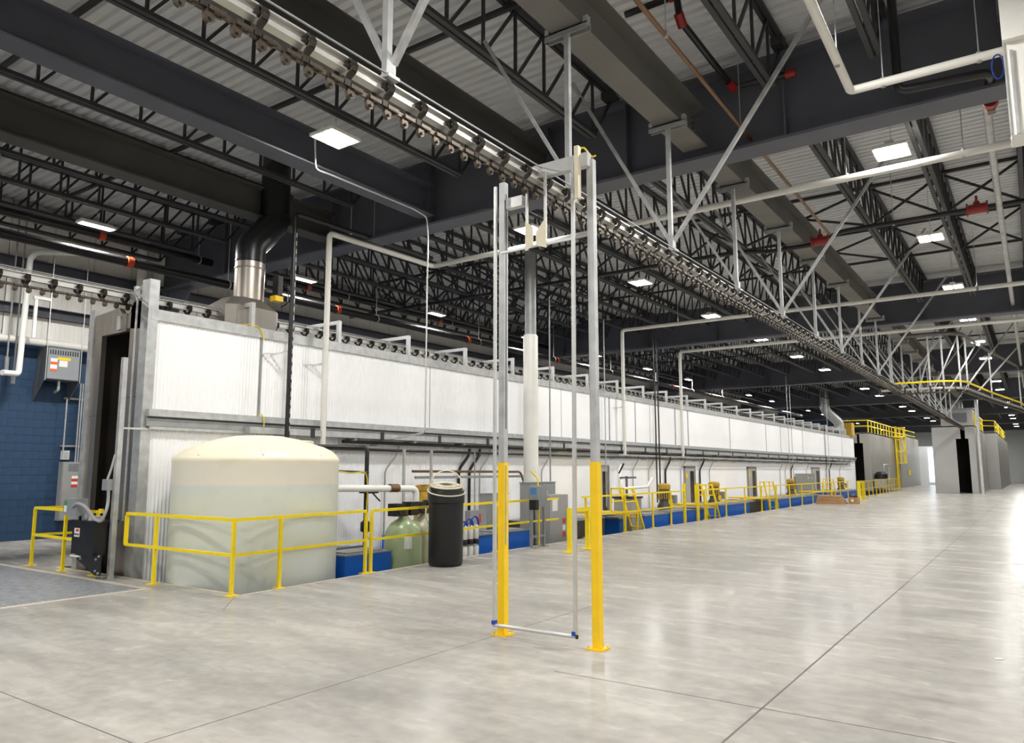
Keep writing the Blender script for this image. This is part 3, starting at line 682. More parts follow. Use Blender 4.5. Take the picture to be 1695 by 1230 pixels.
# ================================================================== PIT EQUIPMENT
# large cream polyethylene tank
g = thing('poly_tank', (-10.88, 8.05, PITZ), 'large round cream polyethylene tank with domed top behind the yellow corner railing', 'tank')
TR = 1.34
pf = [(TR - .04, 0), (TR, .05), (TR, 2.86), (TR + .012, 2.88), (TR + .012, 2.93), (TR - .02, 2.97), (TR * .9, 3.06), (TR * .72, 3.17), (TR * .5, 3.265), (TR * .28, 3.32), (.05, 3.335)]
obj('shell', MB().lathe((-10.88, 8.05, PITZ), pf, 72), 'poly_tank', g, True)
for k in range(8):
    a = k * PI / 4 + .2; ca, sa = math.cos(a), math.sin(a)
    rb = [(-10.88 + ca * TR * q, 8.05 + sa * TR * q, PITZ + z) for q, z in ((.98, 2.975), (.9, 3.055), (.8, 3.12), (.7, 3.175))]
    obj('dome_rib', MB().tube(rb, [.02, .035, .03, .01], 6), 'poly_tank', g, True)
single('slim_tank', MB().lathe((-12.0, 9.72, PITZ), [(.33, 0), (.34, .05), (.34, 3.2), (.36, 3.21), (.36, 3.3), (.33, 3.32)], 36), 'poly_tank', 'narrow cream tank half hidden behind the large domed tank', 'tank', (-12.0, 9.72, PITZ), None, True)
# blue and dark process tanks
def ptank(x0, x1, y0, y1, top, mat, label, name='process_tank', lids=True):
    g = thing(name, (x1, y0, PITZ), label, 'tank')
    obj('body', MB().box(x0, x1, y0, y1, PITZ, top), mat, g)
    if lids:
        obj('rim', MB().box(x0, x1 + .02, y0 - .02, y1 + .02, top, top + .025), 'galv_dull', g)
        n = max(1, int((y1 - y0) / 1.3))
        for k in range(n): obj('lid', MB().box(x1 - .55, x1 - .06, y0 + (k + .08) * (y1 - y0) / n, y0 + (k + .86) * (y1 - y0) / n, top + .025, top + .055), 'galv_dull', g)
    return g
ptank(-11.6, -10.2, 9.45, 10.62, .22, 'blue_tank', 'blue process tank between the cream tank and the softener tanks')
ptank(-12.3, -10.45, 12.5, 15.85, .27, 'blue_tank', 'blue process tank behind the white filter canisters')
ptank(-12.3, -10.6, 17.3, 20.0, .34, 'dark_tank', 'dark grey sump tank behind the short yellow guard')
ptank(-12.3, -10.6, 20.95, 21.5, .25, 'blue_tank', 'narrow blue process tank under the nearest yellow ladder platform')
ptank(-12.3, -10.45, 22.45, 24.4, .27, 'blue_tank', 'blue process tank right of the dosing station drum')
ptank(-12.3, -10.4, 24.5, 26.6, .3, 'blue_tank', 'blue process tank below the first yellow pump motor')
ptank(-12.3, -10.5, 26.7, 29.4, .27, 'blue_tank', 'blue process tank beside the gap in the pit railing')
ptank(-12.3, -10.45, 29.5, 33.2, .33, 'blue_tank', 'blue process tank below the second yellow pump motor')
ptank(-12.3, -10.6, 33.3, 36.0, .33, 'dark_tank', 'dark grey sump tank under the third ladder platform')
ptank(-12.3, -10.5, 37.6, 42.2, .3, 'blue_tank', 'blue process tank just before the third pump motor')
ptank(-12.3, -10.5, 42.3, 46.8, .3, 'blue_tank', 'blue process tank below the third yellow pump motor')
ptank(-12.3, -10.5, 50.5, 59.0, .33, 'blue_tank', 'farthest blue process tank near the end of the tunnel')
# vertical pump motors
def pump(y, k, s=1.):
    x = -11.25; z = .33
    g = thing('pump_motor', (x, y, z), 'yellow vertical pump motor on the pit tanks, %s from the camera' % ORD[k], 'pump', 'yellow pump motors')
    obj('pump_housing', MB().lathe((x, y, z), [(.24, 0), (.26, .05), (.26, .12), (.2, .2), (.18, .32)], 24), 'dark_tank', g, True)
    obj('motor_body', MB().lathe((x, y, z + .3), [(.16, 0), (.2, .03), (.2, .4), (.18, .44)], 24), 'dark_tank', g, True)
    for q in range(16):
        a = q * PI / 8; obj('cooling_fin', MB().bar((x + .205 * math.cos(a), y + .205 * math.sin(a), z + .36), (x + .205 * math.cos(a), y + .205 * math.sin(a), z + .68), .02, .05, (math.cos(a), math.sin(a), 0)), 'motor_yellow', g)
    obj('fan_cowl', MB().lathe((x, y, z + .72), [(.22, 0), (.23, .02), (.23, .16), (.18, .2), (.05, .21)], 24), 'motor_yellow', g, True)
    for sx in (-.05, .07): obj('bracket', MB().box(x + .17, x + .27, y + sx, y + sx + .03, z, z + .36), 'yellow', g)
    obj('junction_box', MB().box(x + .1, x + .3, y + .34, y + .5, z + .2, z + .5), 'grey_box', g)
for k, y in enumerate((25.9, 31.1, 43.2, 56.2)): pump(y, k)
single('pump_motor_far', MB().lathe((-11.7, 13.3, .33), [(.26, 0), (.28, .05), (.28, .8), (.24, .92), (.27, .95), (.27, 1.05), (.2, 1.08)], 20), 'motor_yellow', 'tan motor housing peeking out behind the black barrel', 'pump', (-11.7, 13.3, .33), None, True)
# ladder platforms
def platform(y, k):
    x0, x1 = -11.9, -9.96; z = .5
    g = thing('ladder_platform', (-10.6, y, PITZ), 'yellow ladder platform at a tunnel door, %s from the camera' % ORD[k], 'ladder', 'yellow ladder platforms')
    obj('platform_deck', MB().box(x0, x1, y, y + .95, z - .06, z), 'yellow_deep', g)
    for yy in (y + .05, y + .9): obj('leg', MB().box(x1 - .06, x1 - .01, yy - .025, yy + .025, PITZ, z - .06), 'yellow', g)
    for xx in (x1 - .03, x1 - .45):
        st = obj('stringer', MB().bar((xx, y + .62, 1.22), (xx, y + 1.75, PITZ + .3), .05, .075), 'yellow', g)
        obj('guard_post', MB().box(xx - .02, xx + .02, y + .02, y + .06, z, 1.22), 'yellow', g)
        obj('guard_rail', MB().bar((xx, y + .04, 1.2), (xx, y + .64, 1.2), .04), 'yellow', g); obj('guard_mid_rail', MB().bar((xx, y + .04, .82), (xx, y + .8, .82), .035), 'yellow', g)
    obj('guard_rail', MB().bar((x1 - .45, y + .04, 1.2), (x1 - .03, y + .04, 1.2), .04), 'yellow', g)
    for q in range(4):
        t_ = .46 + q * .16; zz = 1.22 + (PITZ + .3 - 1.22) * t_; yy = y + .62 + 1.13 * t_
        obj('tread', MB().box(x1 - .45, x1 - .03, yy - .08, yy + .08, zz - .02, zz), 'yellow', g)
for k, y in enumerate((20.05, 26.75, 34.7, 47.1)): platform(y, k)
# softener tanks
def softener(x, y, r, mat, label, paper):
    g = thing('softener_tank', (x, y, PITZ), label, 'tank')
    obj('vessel', MB().lathe((x, y, PITZ), [(r * .8, 0), (r, .08), (r, 1.38), (r * .97, 1.5), (r * .86, 1.62), (r * .66, 1.72), (r * .4, 1.78), (.11, 1.8), (.09, 1.85)], 40), mat, g, True)
    obj('valve_body', MB().lathe((x, y, .84), [(.07, 0), (.1, .04), (.1, .14), (.06, .16)], 16), 'copper', g, True)
    h = obj('control_head', MB().box(x - .1, x + .14, y - .34, y - .1, .86, 1.1), 'black_plastic', g); obj('control_head', MB().box(x - .12, x + .12, y + .08, y + .3, .86, 1.12), 'black_plastic', g)
    obj('dial', MB().cyl((x + .14, y - .22, .98), (x + .16, y - .22, .98), .09, 16), 'black_pipe', h)
    if paper: obj('data_plate', MB().add([(x + r * math.cos(a) * 1.004, y + r * math.sin(a) * 1.004, z) for z in (.25, .5) for a in (-.75, -.55, -.35)], [(0, 1, 4, 3), (1, 2, 5, 4)]), 'label_white', g)
    return g
softener(-10.3, 11.05, .37, 'softener_green', 'pale green softener tank with black valve head behind the railing', True)
softener(-10.55, 11.95, .37, 'softener_tan', 'tan softener tank half hidden between the green tank and the black barrel', False)
single('valve_hose', MB().tube(rnd([(-10.1, 11.45, 1.0), (-9.98, 11.35, 1.02), (-9.95, 11.3, .85), (-10.0, 11.6, .45), (-10.0, 11.75, .1)], .15), .014, 6), 'hose_white', 'thin white hose looping down between the softener tanks', 'hose', (-10, 11.4, .1), None, True)
# black brine barrel with hose coil
bx, by = -9.1, 10.91
g = thing('brine_barrel', (bx, by, 0), 'tall black plastic brine barrel standing on the floor by the railing', 'barrel')
obj('body', MB().lathe((bx, by, 0), [(.27, 0), (.305, .02), (.32, .06), (.322, 1.0), (.325, 1.15)], 48), 'black_plastic', g, True)
obj('collar', MB().lathe((bx, by, 1.13), [(.325, 0), (.345, .02), (.345, .2), (.335, .23), (.25, .235)], 48), 'black_plastic', g, True)
lid = MB().lathe((0, 0, 0), [(.3, 0), (.31, .02), (.3, .05), (.1, .06)], 36); R_ = Matrix.Rotation(.17, 4, Vector((-.6, -.8, 0)).cross(Vector((0, 0, 1))).cross(Vector((0, 0, 1))).normalized())
lid.v = [tuple(R_ @ Vector(v) + Vector((bx, by, 1.38))) for v in lid.v]; obj('lid', lid, 'black_plastic', g, True)
g = thing('hose_coil', (bx, by, 1.42), 'coil of white tubing lying on the black barrel lid', 'hose')
def loop(cx, cy, cz, r, tilt, ax, m, rr=.012):
    pts = []
    Rm = Matrix.Rotation(tilt, 4, ax)
    for q in range(36):
        a = 2 * PI * q / 36; pts.append(Rm @ Vector((r * math.cos(a), r * math.sin(a), 0)) + Vector((cx, cy, cz)))
    return MB().tube(pts, rr, 8, closed=True)
axv = R_.to_quaternion().axis; an = R_.to_quaternion().angle
for q, (r, dz, e) in enumerate(((.29, .07, 0), (.27, .085, .02), (.24, .095, -.02), (.21, .1, .03), (.18, .105, 0), (.15, .1, .02))): obj('tube_turn', loop(bx, by, 1.38 + dz, r, an + e, axv, 0), 'hose_white', g, True)
obj('tube_turn', loop(bx + .02, by - .02, 1.36, .35, an + .08, axv, 0), 'hose_white', g, True)
# upright loop
pts = []
for q in range(25):
    a = PI * (-.08 + 1.16 * q / 24); pts.append((bx + .3 * math.cos(a) * .82 + .0, by + .3 * math.cos(a) * .57, 1.46 + .28 * math.sin(a)))
obj('upright_loop', MB().tube(pts, .012, 8), 'hose_white', g, True)
# white PVC run from the tank to the softener
g = thing('pvc_pipe', (-10.8, 9.4, 1.45), 'white PVC pipe from the cream tank elbowing down to the softener head', 'pipe')
obj('pipe', MB().tube(rnd([(-10.95, 9.2, 1.42), (-10.75, 11.9, 1.36), (-10.75, 11.9, .95)], .14), .07, 14), 'pvc_white', g, True)
obj('union', MB().cyl((-10.79, 11.15, 1.385), (-10.78, 11.38, 1.38), .085, 14), 'copper', g, True); obj('coupling', MB().cyl((-10.75, 11.9, .98), (-10.75, 11.9, 1.05), .085, 14), 'black_plastic', g, True)
g = thing('black_riser_pipe', (-10.75, 10.5, PITZ), 'black pipe dropping from the ledge past the green softener tank', 'pipe')
obj('pipe', MB().tube(rnd([(-11.9, 10.2, 2.22), (-11.2, 10.9, 2.2), (-11.2, 10.9, PITZ)], .1), .045, 12), 'black_pipe', g, True)
obj('valve_body', MB().lathe((-11.2, 10.9, .5), [(.05, 0), (.1, .03), (.1, .2), (.05, .24)], 14), 'black_plastic', g, True)
obj('valve_handle', MB().bar((-11.1, 10.9, 1.35), (-10.95, 11.05, 1.12), .03), 'black_plastic', g)
obj('union', MB().box(-11.3, -11.0, 10.8, 11.05, 1.28, 1.42), 'black_plastic', g)
single('yellow_black_cable', MB().tube(rnd([(-10.7, 9.5, 1.75), (-10.9, 10.2, 1.68), (-11.05, 10.75, 1.72), (-11.05, 10.8, 1.4), (-11.05, 10.75, .5), (-11.0, 10.9, .3)], .15), .014, 6), 'cord_yellow', 'yellow cable looping from the cream tank down the black pipe', 'cable', (-11, 10.7, .3), None, True)
single('tank_outlet_pipe', MB().tube([(-10.85, 9.5, 1.74), (-11.1, 10.85, 1.7)], .022, 8), 'black_pipe', 'thin black pipe leaving the cream tank under the yellow cable', 'pipe', (-10.9, 9.5, 1.7), None, True)
single('pipe_support_stand', MB().box(-10.9, -10.85, 10.55, 10.6, PITZ, .3).bar((-10.87, 10.58, .2), (-10.87, 10.1, -.7), .04).bar((-10.87, 9.3, .28), (-10.87, 10.6, .28), .04), 'grey_dark', 'grey strut stand on the blue tank beside the cream tank', 'stand', (-10.87, 10.57, PITZ))
for i, y in enumerate((12.1, 13.0)):
    single('strut_post', MB().box(-11.32, -11.27, y - .025, y + .025, PITZ, 2.2), 'galv', 'galvanised strut post %s the black barrel' % ('above and left of' if i == 0 else 'rising behind'), 'strut', (-11.3, y, PITZ))
# filter housings
g = thing('filter_bank', (-10.2, 13.1, PITZ), 'bank of white filter canisters with blue hoses behind the railing', 'filter')
for r_ in range(3):
    y = 12.78 + r_ * .2
    c = obj('canister', MB().lathe((-10.15, y, -.45), [(.06, 0), (.075, .02), (.075, .55), (.06, .58)], 16), 'pvc_white', g, True); obj('cap', MB().lathe((-10.15, y, .16), [(.08, 0), (.08, .08), (.05, .1)], 16), 'black_plastic', c, True)
    u = obj('membrane_vessel', MB().lathe((-10.15, y, .27), [(.06, 0), (.07, .02), (.07, .26), (.05, .3)], 16), 'pvc_white', g, True)
    for q in range(2): obj('blue_hose', MB().tube([(-10.15 + .05 * q, y - .02 + .14 * math.cos(a) - .1 * q, .55 + (.1 + .05 * r_) * math.sin(a)) for a in (PI * w / 10 for w in range(11))], .014, 6), 'hose_blue', g, True)
obj('back_plate', MB().box(-10.3, -10.27, 12.6, 13.4, -.5, .5), 'alu', g)
g = thing('small_junction_box', (-11, 14.4, .45), 'small grey junction box above the white filter canisters', 'box')
obj('enclosure', MB().box(-11.1, -10.95, 14.0, 14.65, .322, .8), 'grey_box', g); obj('cover_label', MB().box(-10.95, -10.945, 14.35, 14.42, .5, .72), 'label_red', g); obj('mast', MB().cyl((-11.05, 14.3, .8), (-11.05, 14.3, 2.2), .016, 6), 'galv_dull', g, True)
# yellow hose tray
g = thing('hose_tray', (-11.5, 12.9, 1.7), 'horizontal strut carrying a yellow hose toward the disconnect stand', 'tray')
obj('strut', MB().bar((-11.5, 12.7, 1.58), (-11.5, 17.1, 1.58), .06), 'galv_dull', g); obj('hose', MB().tube(rnd([(-11.5, 12.6, 1.72), (-11.5, 16.9, 1.7), (-11.4, 17.0, 1.3)], .1), .03, 8), 'copper', g, True)
# vertical stack
g = thing('vent_stack', (-11.05, 16.75, PITZ), 'white round stack rising behind the gate, grey above', 'stack')
obj('white_sleeve', MB().lathe((-11.05, 16.75, PITZ), [(.2, 0), (.2, 6.35), (.17, 6.4)], 28), 'pipe_cream', g, True); obj('grey_pipe', MB().cyl((-11.05, 16.75, 5.4), (-11.05, 16.75, 8.62), .155, 24), 'galv_dull', g, True)
# disconnect stand and cabinets
g = thing('disconnect_stand', (-9.5, 14.4, 0), 'grey disconnect box on a two-legged strut stand at the pit edge', 'electrical box')
for y in (14.42, 14.95):
    p_ = obj('leg', MB().box(-9.54, -9.48, y - .03, y + .03, 0, 1.3), 'galv_dull', g); obj('foot_plate', MB().box(-9.6, -9.42, y - .07, y + .07, 0, .012), 'galv_dull', p_)
obj('cross_strut', MB().box(-9.53, -9.49, 14.42, 14.95, .22, .27), 'galv_dull', g)
bxo = obj('enclosure', MB().box(-9.48, -9.28, 14.32, 14.74, .92, 1.38), 'grey_box', g)
obj('blue_label', MB().box(-9.47, -9.3, 14.316, 14.32, 1.2, 1.34), 'label_blue', bxo); obj('handle', MB().box(-9.42, -9.24, 14.2, 14.32, .86, 1.08), 'black_plastic', bxo)
obj('yellow_conduit', MB().tube(rnd([(-9.5, 14.72, 0.05), (-9.5, 14.72, .92)], .1), .022, 8), 'cord_yellow', g, True); obj('yellow_drop', MB().tube(rnd([(-9.45, 14.62, 1.38), (-9.47, 14.64, 1.55), (-9.9, 15.0, 1.72)], .08), .02, 8), 'cord_yellow', g, True)
g = thing('control_cabinet', (-10.3, 16.6, PITZ), 'tall grey control cabinet with warning labels right of the disconnect stand', 'cabinet')
obj('cabinet_body', MB().box(-10.5, -10.1, 16.1, 17.05, PITZ, 1.12), 'grey_cab', g); d_ = obj('cabinet_door', MB().box(-10.1, -10.08, 16.13, 17.02, PITZ, 1.09), 'grey_cab', g)
obj('handle', MB().box(-10.08, -10.05, 16.95, 17.0, .45, .65), 'black_plastic', d_); obj('white_placard', MB().box(-10.08, -10.076, 16.25, 16.5, .72, 1.0), 'label_white', d_)
for q in range(3): obj('red_label', MB().box(-10.08, -10.076, 16.74, 16.88, .05 + q * .17, .18 + q * .17), ('label_red', 'label_white', 'label_red')[q], d_)
def cab(name, x0, x1, y0, y1, z0, z1, doors, label):
    g = thing(name, ((x0 + x1) / 2, (y0 + y1) / 2, z0), label, 'cabinet')
    obj('cabinet_body', MB().box(x0, x1, y0, y1, z0, z1), 'grey_cab', g); obj('top_cap', MB().box(x0 - .02, x1 + .03, y0 - .02, y1 + .02, z1, z1 + .02), 'grey_box', g)
    w = (y1 - y0) / doors
    for k in range(doors):
        d = obj('cabinet_door', MB().box(x1, x1 + .018, y0 + k * w + .015, y0 + (k + 1) * w - .015, z0 + .04, z1 - .02), 'grey_box', g)
        obj('handle', MB().box(x1 + .018, x1 + .05, y0 + (k + 1) * w - .09, y0 + (k + 1) * w - .06, (z0 + z1) / 2 + .1, (z0 + z1) / 2 + .28), 'black_plastic', d)
        obj('label_plate', MB().box(x1 + .018, x1 + .022, y0 + k * w + .1, y0 + k * w + .24, z1 - .3, z1 - .2), 'label_white', d)
cab('rear_cabinet', -10.83, -10.58, 15.9, 17.2, PITZ, 1.42, 2, 'larger grey cabinet standing behind the labelled control cabinet')
cab('side_cabinet', -11.5, -11.1, 15.1, 15.75, .33, 1.15, 1, 'dull grey cabinet left of the labelled control cabinet')
cab('far_cabinet', -12.3, -11.6, 48.4, 50.2, PITZ, 1.5, 2, 'tall grey cabinet on the tunnel wall near the far pumps')
# chemical dosing station by the first ladder
g = thing('dosing_station', (-10.9, 22.0, PITZ), 'dosing station with grey drum and white pipework right of the first ladder', 'dosing station')
obj('drum', MB().box(-11.1, -10.5, 21.6, 22.35, PITZ, .85), 'grey_cab', g); obj('drum_lid', MB().box(-11.14, -10.46, 21.56, 22.39, .85, .91), 'black_plastic', g)
obj('white_riser', MB().tube(rnd([(-11, 21.9, .95), (-11, 21.9, 1.35), (-11.2, 22.2, 1.75), (-12.2, 24.3, 1.9)], .1), .07, 10), 'pvc_white', g, True); obj('white_branch', MB().tube(rnd([(-11, 21.95, 1.15), (-11, 23.9, 1.18), (-11, 24.3, 1.45)], .08), .05, 10), 'pvc_white', g, True)
obj('strut_arm', MB().bar((-11, 21.9, 1.5), (-11, 23.0, 1.5), .06), 'grey_dark', g); obj('strut_mast', MB().box(-11.03, -10.97, 22.3, 22.36, .9, 1.55), 'grey_dark', g); obj('handle', MB().bar((-10.9, 21.6, 1.65), (-10.9, 21.95, 1.95), .04), 'black_plastic', g)
# overhead white risers
def pipe(name, label, path, r, mat, cat='pipe', rr=.12, hang=(), n=12, red=()):
    g = thing(name, path[0], label, cat)
    obj('pipe', MB().tube(rnd(path, rr), r, n), mat, g, True)
    for p in hang:
        obj('hanger_rod', MB().cyl((p[0], p[1], p[2]), (p[0], p[1], p[3] if len(p) > 3 else 8.62), .008, 5), 'galv', g); obj('clamp', MB().cyl(Vector(p[:3]) - Vector((0, 0, r + .01)), Vector(p[:3]) + Vector((0, 0, r + .01)), .03, 8), 'galv_dull', g)
    return g
pipe('white_pipe', 'white pipe rising at the tunnel then crossing below the gate girder to the right', [(-12.15, 10.55, 2.15), (-12.15, 10.55, 6.82), (-12.15, 13.95, 6.86), (3.5, 13.95, 6.98)], .062, 'pipe_cream', hang=[(-8, 13.95, 6.9), (-2.4, 13.95, 6.95), (-.6, 13.95, 6.96)])
pipe('white_pipe', 'white pipe riser in front of the second girder turning right', [(-12.15, 24.55, 2.3), (-12.15, 24.55, 6.85), (3.5, 24.7, 6.9)], .065, 'pipe_cream', hang=[(-10, 24.6, 6.86), (-6, 24.6, 6.87), (-1, 24.6, 6.89)])
pipe('white_pipe', 'white pipe riser just past the second girder turning right', [(-12.15, 30.0, 2.3), (-12.15, 30.0, 6.75), (3.5, 30.2, 6.8)], .065, 'pipe_cream', hang=[(-10, 30, 6.76), (-6, 30.1, 6.77)])
pipe('white_pipe', 'white pipe with two elbows at the upper right of the photo', [(-1.55, 4.0, 6.7), (-1.64, 10.15, 6.7), (.3, 10.18, 6.7)], .055, 'pipe_cream', rr=.06, hang=[(-1.63, 9.3, 6.7), (-1.25, 10.16, 6.7), (-.2, 10.17, 6.7)])
pipe('black_sprinkler_pipe', 'black sprinkler main with red valves crossing behind the conveyor posts', [(-19.5, 18, 7.1), (-5.6, 18, 7.12), (-4.9, 18, 7.0), (-3.9, 18, 7.0), (-3.3, 18, 7.2), (2.5, 18, 7.2)], .055, 'black_pipe', rr=.15, hang=[(-8, 18, 7.1), (-2.2, 18, 7.2), (-12, 18, 7.1)])
for x, w in ((-3.75, 'left'), (-.62, 'right')):
    g = thing('sprinkler_valve', (x, 18, 7.1), 'red sprinkler valve on the black main, the %s of two' % w, 'valve')
    z = 7.06 if x < -2 else 7.2
    obj('valve_body', MB().cyl((x - .17, 18, z), (x + .17, 18, z), .1, 14), 'red', g, True)
    for sx in (-.19, .17): obj('flange', MB().cyl((x + sx, 18, z), (x + sx + .03, 18, z), .14, 14), 'red', g, True)
    obj('bonnet', MB().lathe((x, 18, z + .08), [(.07, 0), (.06, .06), (.025, .1), (.025, .2)], 12), 'red', g, True)
pipe('steel_pipe', 'bright steel pipe running along the right-hand roof joist', [(-.2, 12.6, 7.2), (-.22, 14.5, 7.18), (-.28, 60, 7.2)], .06, 'galv', hang=[(-.24, 20, 7.19), (-.25, 26, 7.19)])
g = pipe('black_drop_pipe', 'black pipe dropping past the gate girder at upper right with a red coupling', [(-1.2, 11.2, 8.5), (-1.2, 11.2, 7.02), (-.12, 11.25, 6.98), (-.15, 12.6, 7.05)], .06, 'black_pipe', rr=.15)
obj('red_coupling', MB().cyl((-.15, 12.25, 7.03), (-.15, 12.4, 7.04), .1, 14), 'red', g, True); obj('ball_valve', MB().box(-.2, -.1, 12.45, 12.6, 6.95, 7.15), 'copper', g)
pipe('brown_sprinkler_pipe', 'thin brown sprinkler branch running to the left red valve', [(-3.35, 4.5, 7.12), (-3.5, 17.8, 7.12)], .03, 'copper', hang=[(-3.38, 8.2, 7.12), (-3.42, 11.2, 7.12)])
g = pipe('black_branch_pipe', 'short black pipe with red elbows near the roof above the conveyor beam', [(-4.4, 9.2, 8.3), (-3.62, 9.2, 8.3), (-3.6, 9.25, 7.95), (-3.55, 11.3, 7.85), (-2.6, 11.4, 7.85)], .05, 'black_pipe', rr=.06)
for p, q in (((-3.72, 9.2, 8.3), (-3.58, 9.2, 8.3)), ((-3.6, 9.2, 8.02), (-3.6, 9.35, 7.9)), ((-3.55, 11.1, 7.86), (-3.54, 11.35, 7.84)), ((-2.75, 11.4, 7.85), (-2.6, 11.4, 7.85))): obj('red_elbow', MB().cyl(p, q, .07, 10), 'red', g, True)
# long black pipes along the left wall
def wallpipe(x, z, r, label, y0=1.):
    g = thing('fire_main', (x, y0, z), label, 'pipe')
    obj('pipe', MB().cyl((x, y0, z), (x, 70, z), r, 16), 'black_pipe', g, True)
    for k in range(9): obj('red_coupling', MB().cyl((x, 8.72 - 6.37 + k * 6.37, z), (x, 8.86 - 6.37 + k * 6.37, z), r + .02, 16), 'coupling', g, True)
    for k in range(9):
        y = 6.0 + k * 5.4; obj('hanger_rod', MB().cyl((x, y, z), (x, y, 8.62), .012, 5), 'alu', g); obj('hanger_loop', MB().cyl((x, y, z), (x, y + .03, z), r + .012, 14), 'alu', g)
wallpipe(-17., 6.55, .11, 'shiny black fire main with red couplings, lower of two over the tunnel')
wallpipe(-18.4, 7.45, .1, 'black fire main with red couplings, upper of two near the wall lights')
g = pipe('black_strut_riser', 'black riser strapped to slotted strut in front of the tunnel panels', [(-11.98, 9.5, 2.3), (-11.98, 9.5, 6.93), (-11.98, 13.7, 6.98)], .05, 'black_pipe', rr=.1, hang=[(-11.98, 11, 6.94), (-11.98, 11.7, 6.95)])
for k in range(24): obj('strut_slot', MB().box(-11.93, -11.925, 9.5, 9.52, 2.5 + k * .17, 2.6 + k * .17), 'galv', g)
def arm(x, y, z, lab):
    g = thing('pipe_bracket', (x, y, z), lab, 'bracket')
    for dy in (0., .22): obj('arm', MB().bar((TX, y - .35 + dy, z - .02), (x, y, z + dy * .2), .025), 'alu', g)
arm(-12.0, 9.5, 4.05, 'light strut bracket tying the black riser to the upper panel'); arm(-12.15, 10.55, 3.95, 'thin bracket tying the nearest white riser to the upper panel')
arm(-12.15, 24.55, 4.0, 'thin bracket tying the second white riser to the upper panel')
single('light_conduit', MB().tube(rnd([(-9.4, 7.78, 7.25), (-9.98, 8.28, 7.3), (-10.02, 8.34, 7.0), (-10.05, 8.75, 7.03), (-10.05, 10.9, 7.04), (-10.08, 11.35, 7.0), (-10.1, 11.42, 6.6), (-10.1, 11.42, 2.5), (-12.2, 12.6, 2.45)], .1), .016, 8), 'alu', 'thin grey conduit from the large light down to the tunnel ledge', 'conduit', (-10, 11.3, 2.45), None, True)
single('tall_conduit', MB().tube([(-11.6, 18.6, .2), (-11.6, 18.6, 6.9)], .022, 8), 'galv_dull', 'tall grey conduit standing right of the white stack', 'conduit', (-11.6, 18.6, .2), None, True)
for i, (x, y) in enumerate(((-12.1, 23.0), (-12.1, 27.2), (-12.1, 27.5), (-12.1, 46.5), (-12.1, 47.2), (-12.1, 56), (-12.1, 57.))):
    single('service_drop', MB().tube([(x, y, .5), (x, y, 7.0 if i < 3 else 7.4)], .03 if i in (1, 2) else .02, 8), 'black_pipe' if i in (1, 2, 5) else 'galv', '%s vertical service drop in front of the tunnel, %s from the camera' % ('black' if i in (1, 2, 5) else 'grey', ORD[i]), 'conduit', (x, y, .5), 'service drops along the tunnel', True)
# hanging box column at the upper right
g = thing('hanging_duct_column', (.25, 9.75, 5.5), 'pale vertical box column hanging at the right edge', 'column')
obj('lower_box', MB().box(.045, .5, 9.6, 10.0, 5.42, 6.5), 'white_paint', g); obj('upper_box', MB().box(.04, .7, 9.5, 10.1, 6.5, 8.62), 'white_paint', g)
obj('slotted_strut', MB().box(.1, .13, 9.57, 9.6, 5.42, 6.4), 'galv', g); obj('edge_trim', MB().box(.04, .055, 9.58, 9.6, 5.42, 6.5), 'galv', g)
single('blue_hose_coil', MB().tube([(-.02 + .06 * math.cos(a), 10.02, 6.45 + .15 * math.sin(a)) for a in (2 * PI * q / 20 for q in range(50))], .009, 6), 'hose_blue', 'small coil of blue hose hanging beside the pale box column', 'hose', (-.06, 10.1, 6.1), None, True)

# ================================================================== LEFT WALL EQUIPMENT
g = thing('transformer', (-20.7, 9.04, 4.0), 'grey wall-mounted transformer with warning labels hanging on the blue wall', 'transformer')
obj('case', MB().prism([(-20.98, 4.04), (-20.4, 4.04), (-20.4, 4.82), (-20.48, 4.9), (-20.9, 4.9), (-20.98, 4.8)], 'y', 8.64, 9.44), 'grey_dark', g)
obj('front_panel', MB().box(-20.4, -20.385, 8.66, 9.42, 4.06, 4.84), 'grey_box', g)
for k in range(12): obj('vent_slot', MB().box(-20.385, -20.38, 8.69 + k * .06, 8.72 + k * .06, 4.68, 4.8), 'black_steel', g)
obj('yellow_label', MB().box(-20.385, -20.38, 8.88, 9.2, 4.55, 4.62), 'label_yellow', g); obj('white_label', MB().box(-20.385, -20.38, 8.93, 9.13, 4.38, 4.54), 'label_white', g)
ol = obj('orange_label', MB().box(-20.385, -20.38, 8.72, 8.88, 4.25, 4.58), 'label_white', g); obj('orange_band', MB().box(-20.38, -20.377, 8.72, 8.88, 4.42, 4.49), 'orange_label', ol); obj('orange_band', MB().box(-20.38, -20.377, 8.72, 8.88, 4.25, 4.31), 'orange_label', ol)
for y in (8.62, 9.46):
    obj('side_bracket', MB().prism([(-20.98, 4.04), (-20.4, 4.04), (-20.98, 3.5)], 'y', y - .01, y + .01), 'grey_dark', g); obj('hanger_rod', MB().cyl((-20.38, y, 4.0), (-20.38, y, 8.4), .01, 5), 'alu', g)
obj('cable_gland', MB().tube(rnd([(-20.6, 9.05, 4.04), (-20.6, 9.05, 3.8), (-20.8, 9.05, 3.75)], .05), .035, 8), 'alu', g, True)
g = thing('panelboard', (-20.95, 9.7, .45), 'tall grey electrical panel on the blue wall beside the tunnel', 'electrical panel')
obj('enclosure', MB().box(-20.99, -20.78, 9.38, 9.98, .45, 1.96), 'grey_cab', g); d_ = obj('door', MB().box(-20.78, -20.765, 9.4, 9.96, .47, 1.94), 'grey_cab', g)
for k in range(5): obj('vent_slot', MB().box(-20.765, -20.76, 9.52, 9.86, 1.72 + k * .04, 1.74 + k * .04), 'grey_dark', d_)
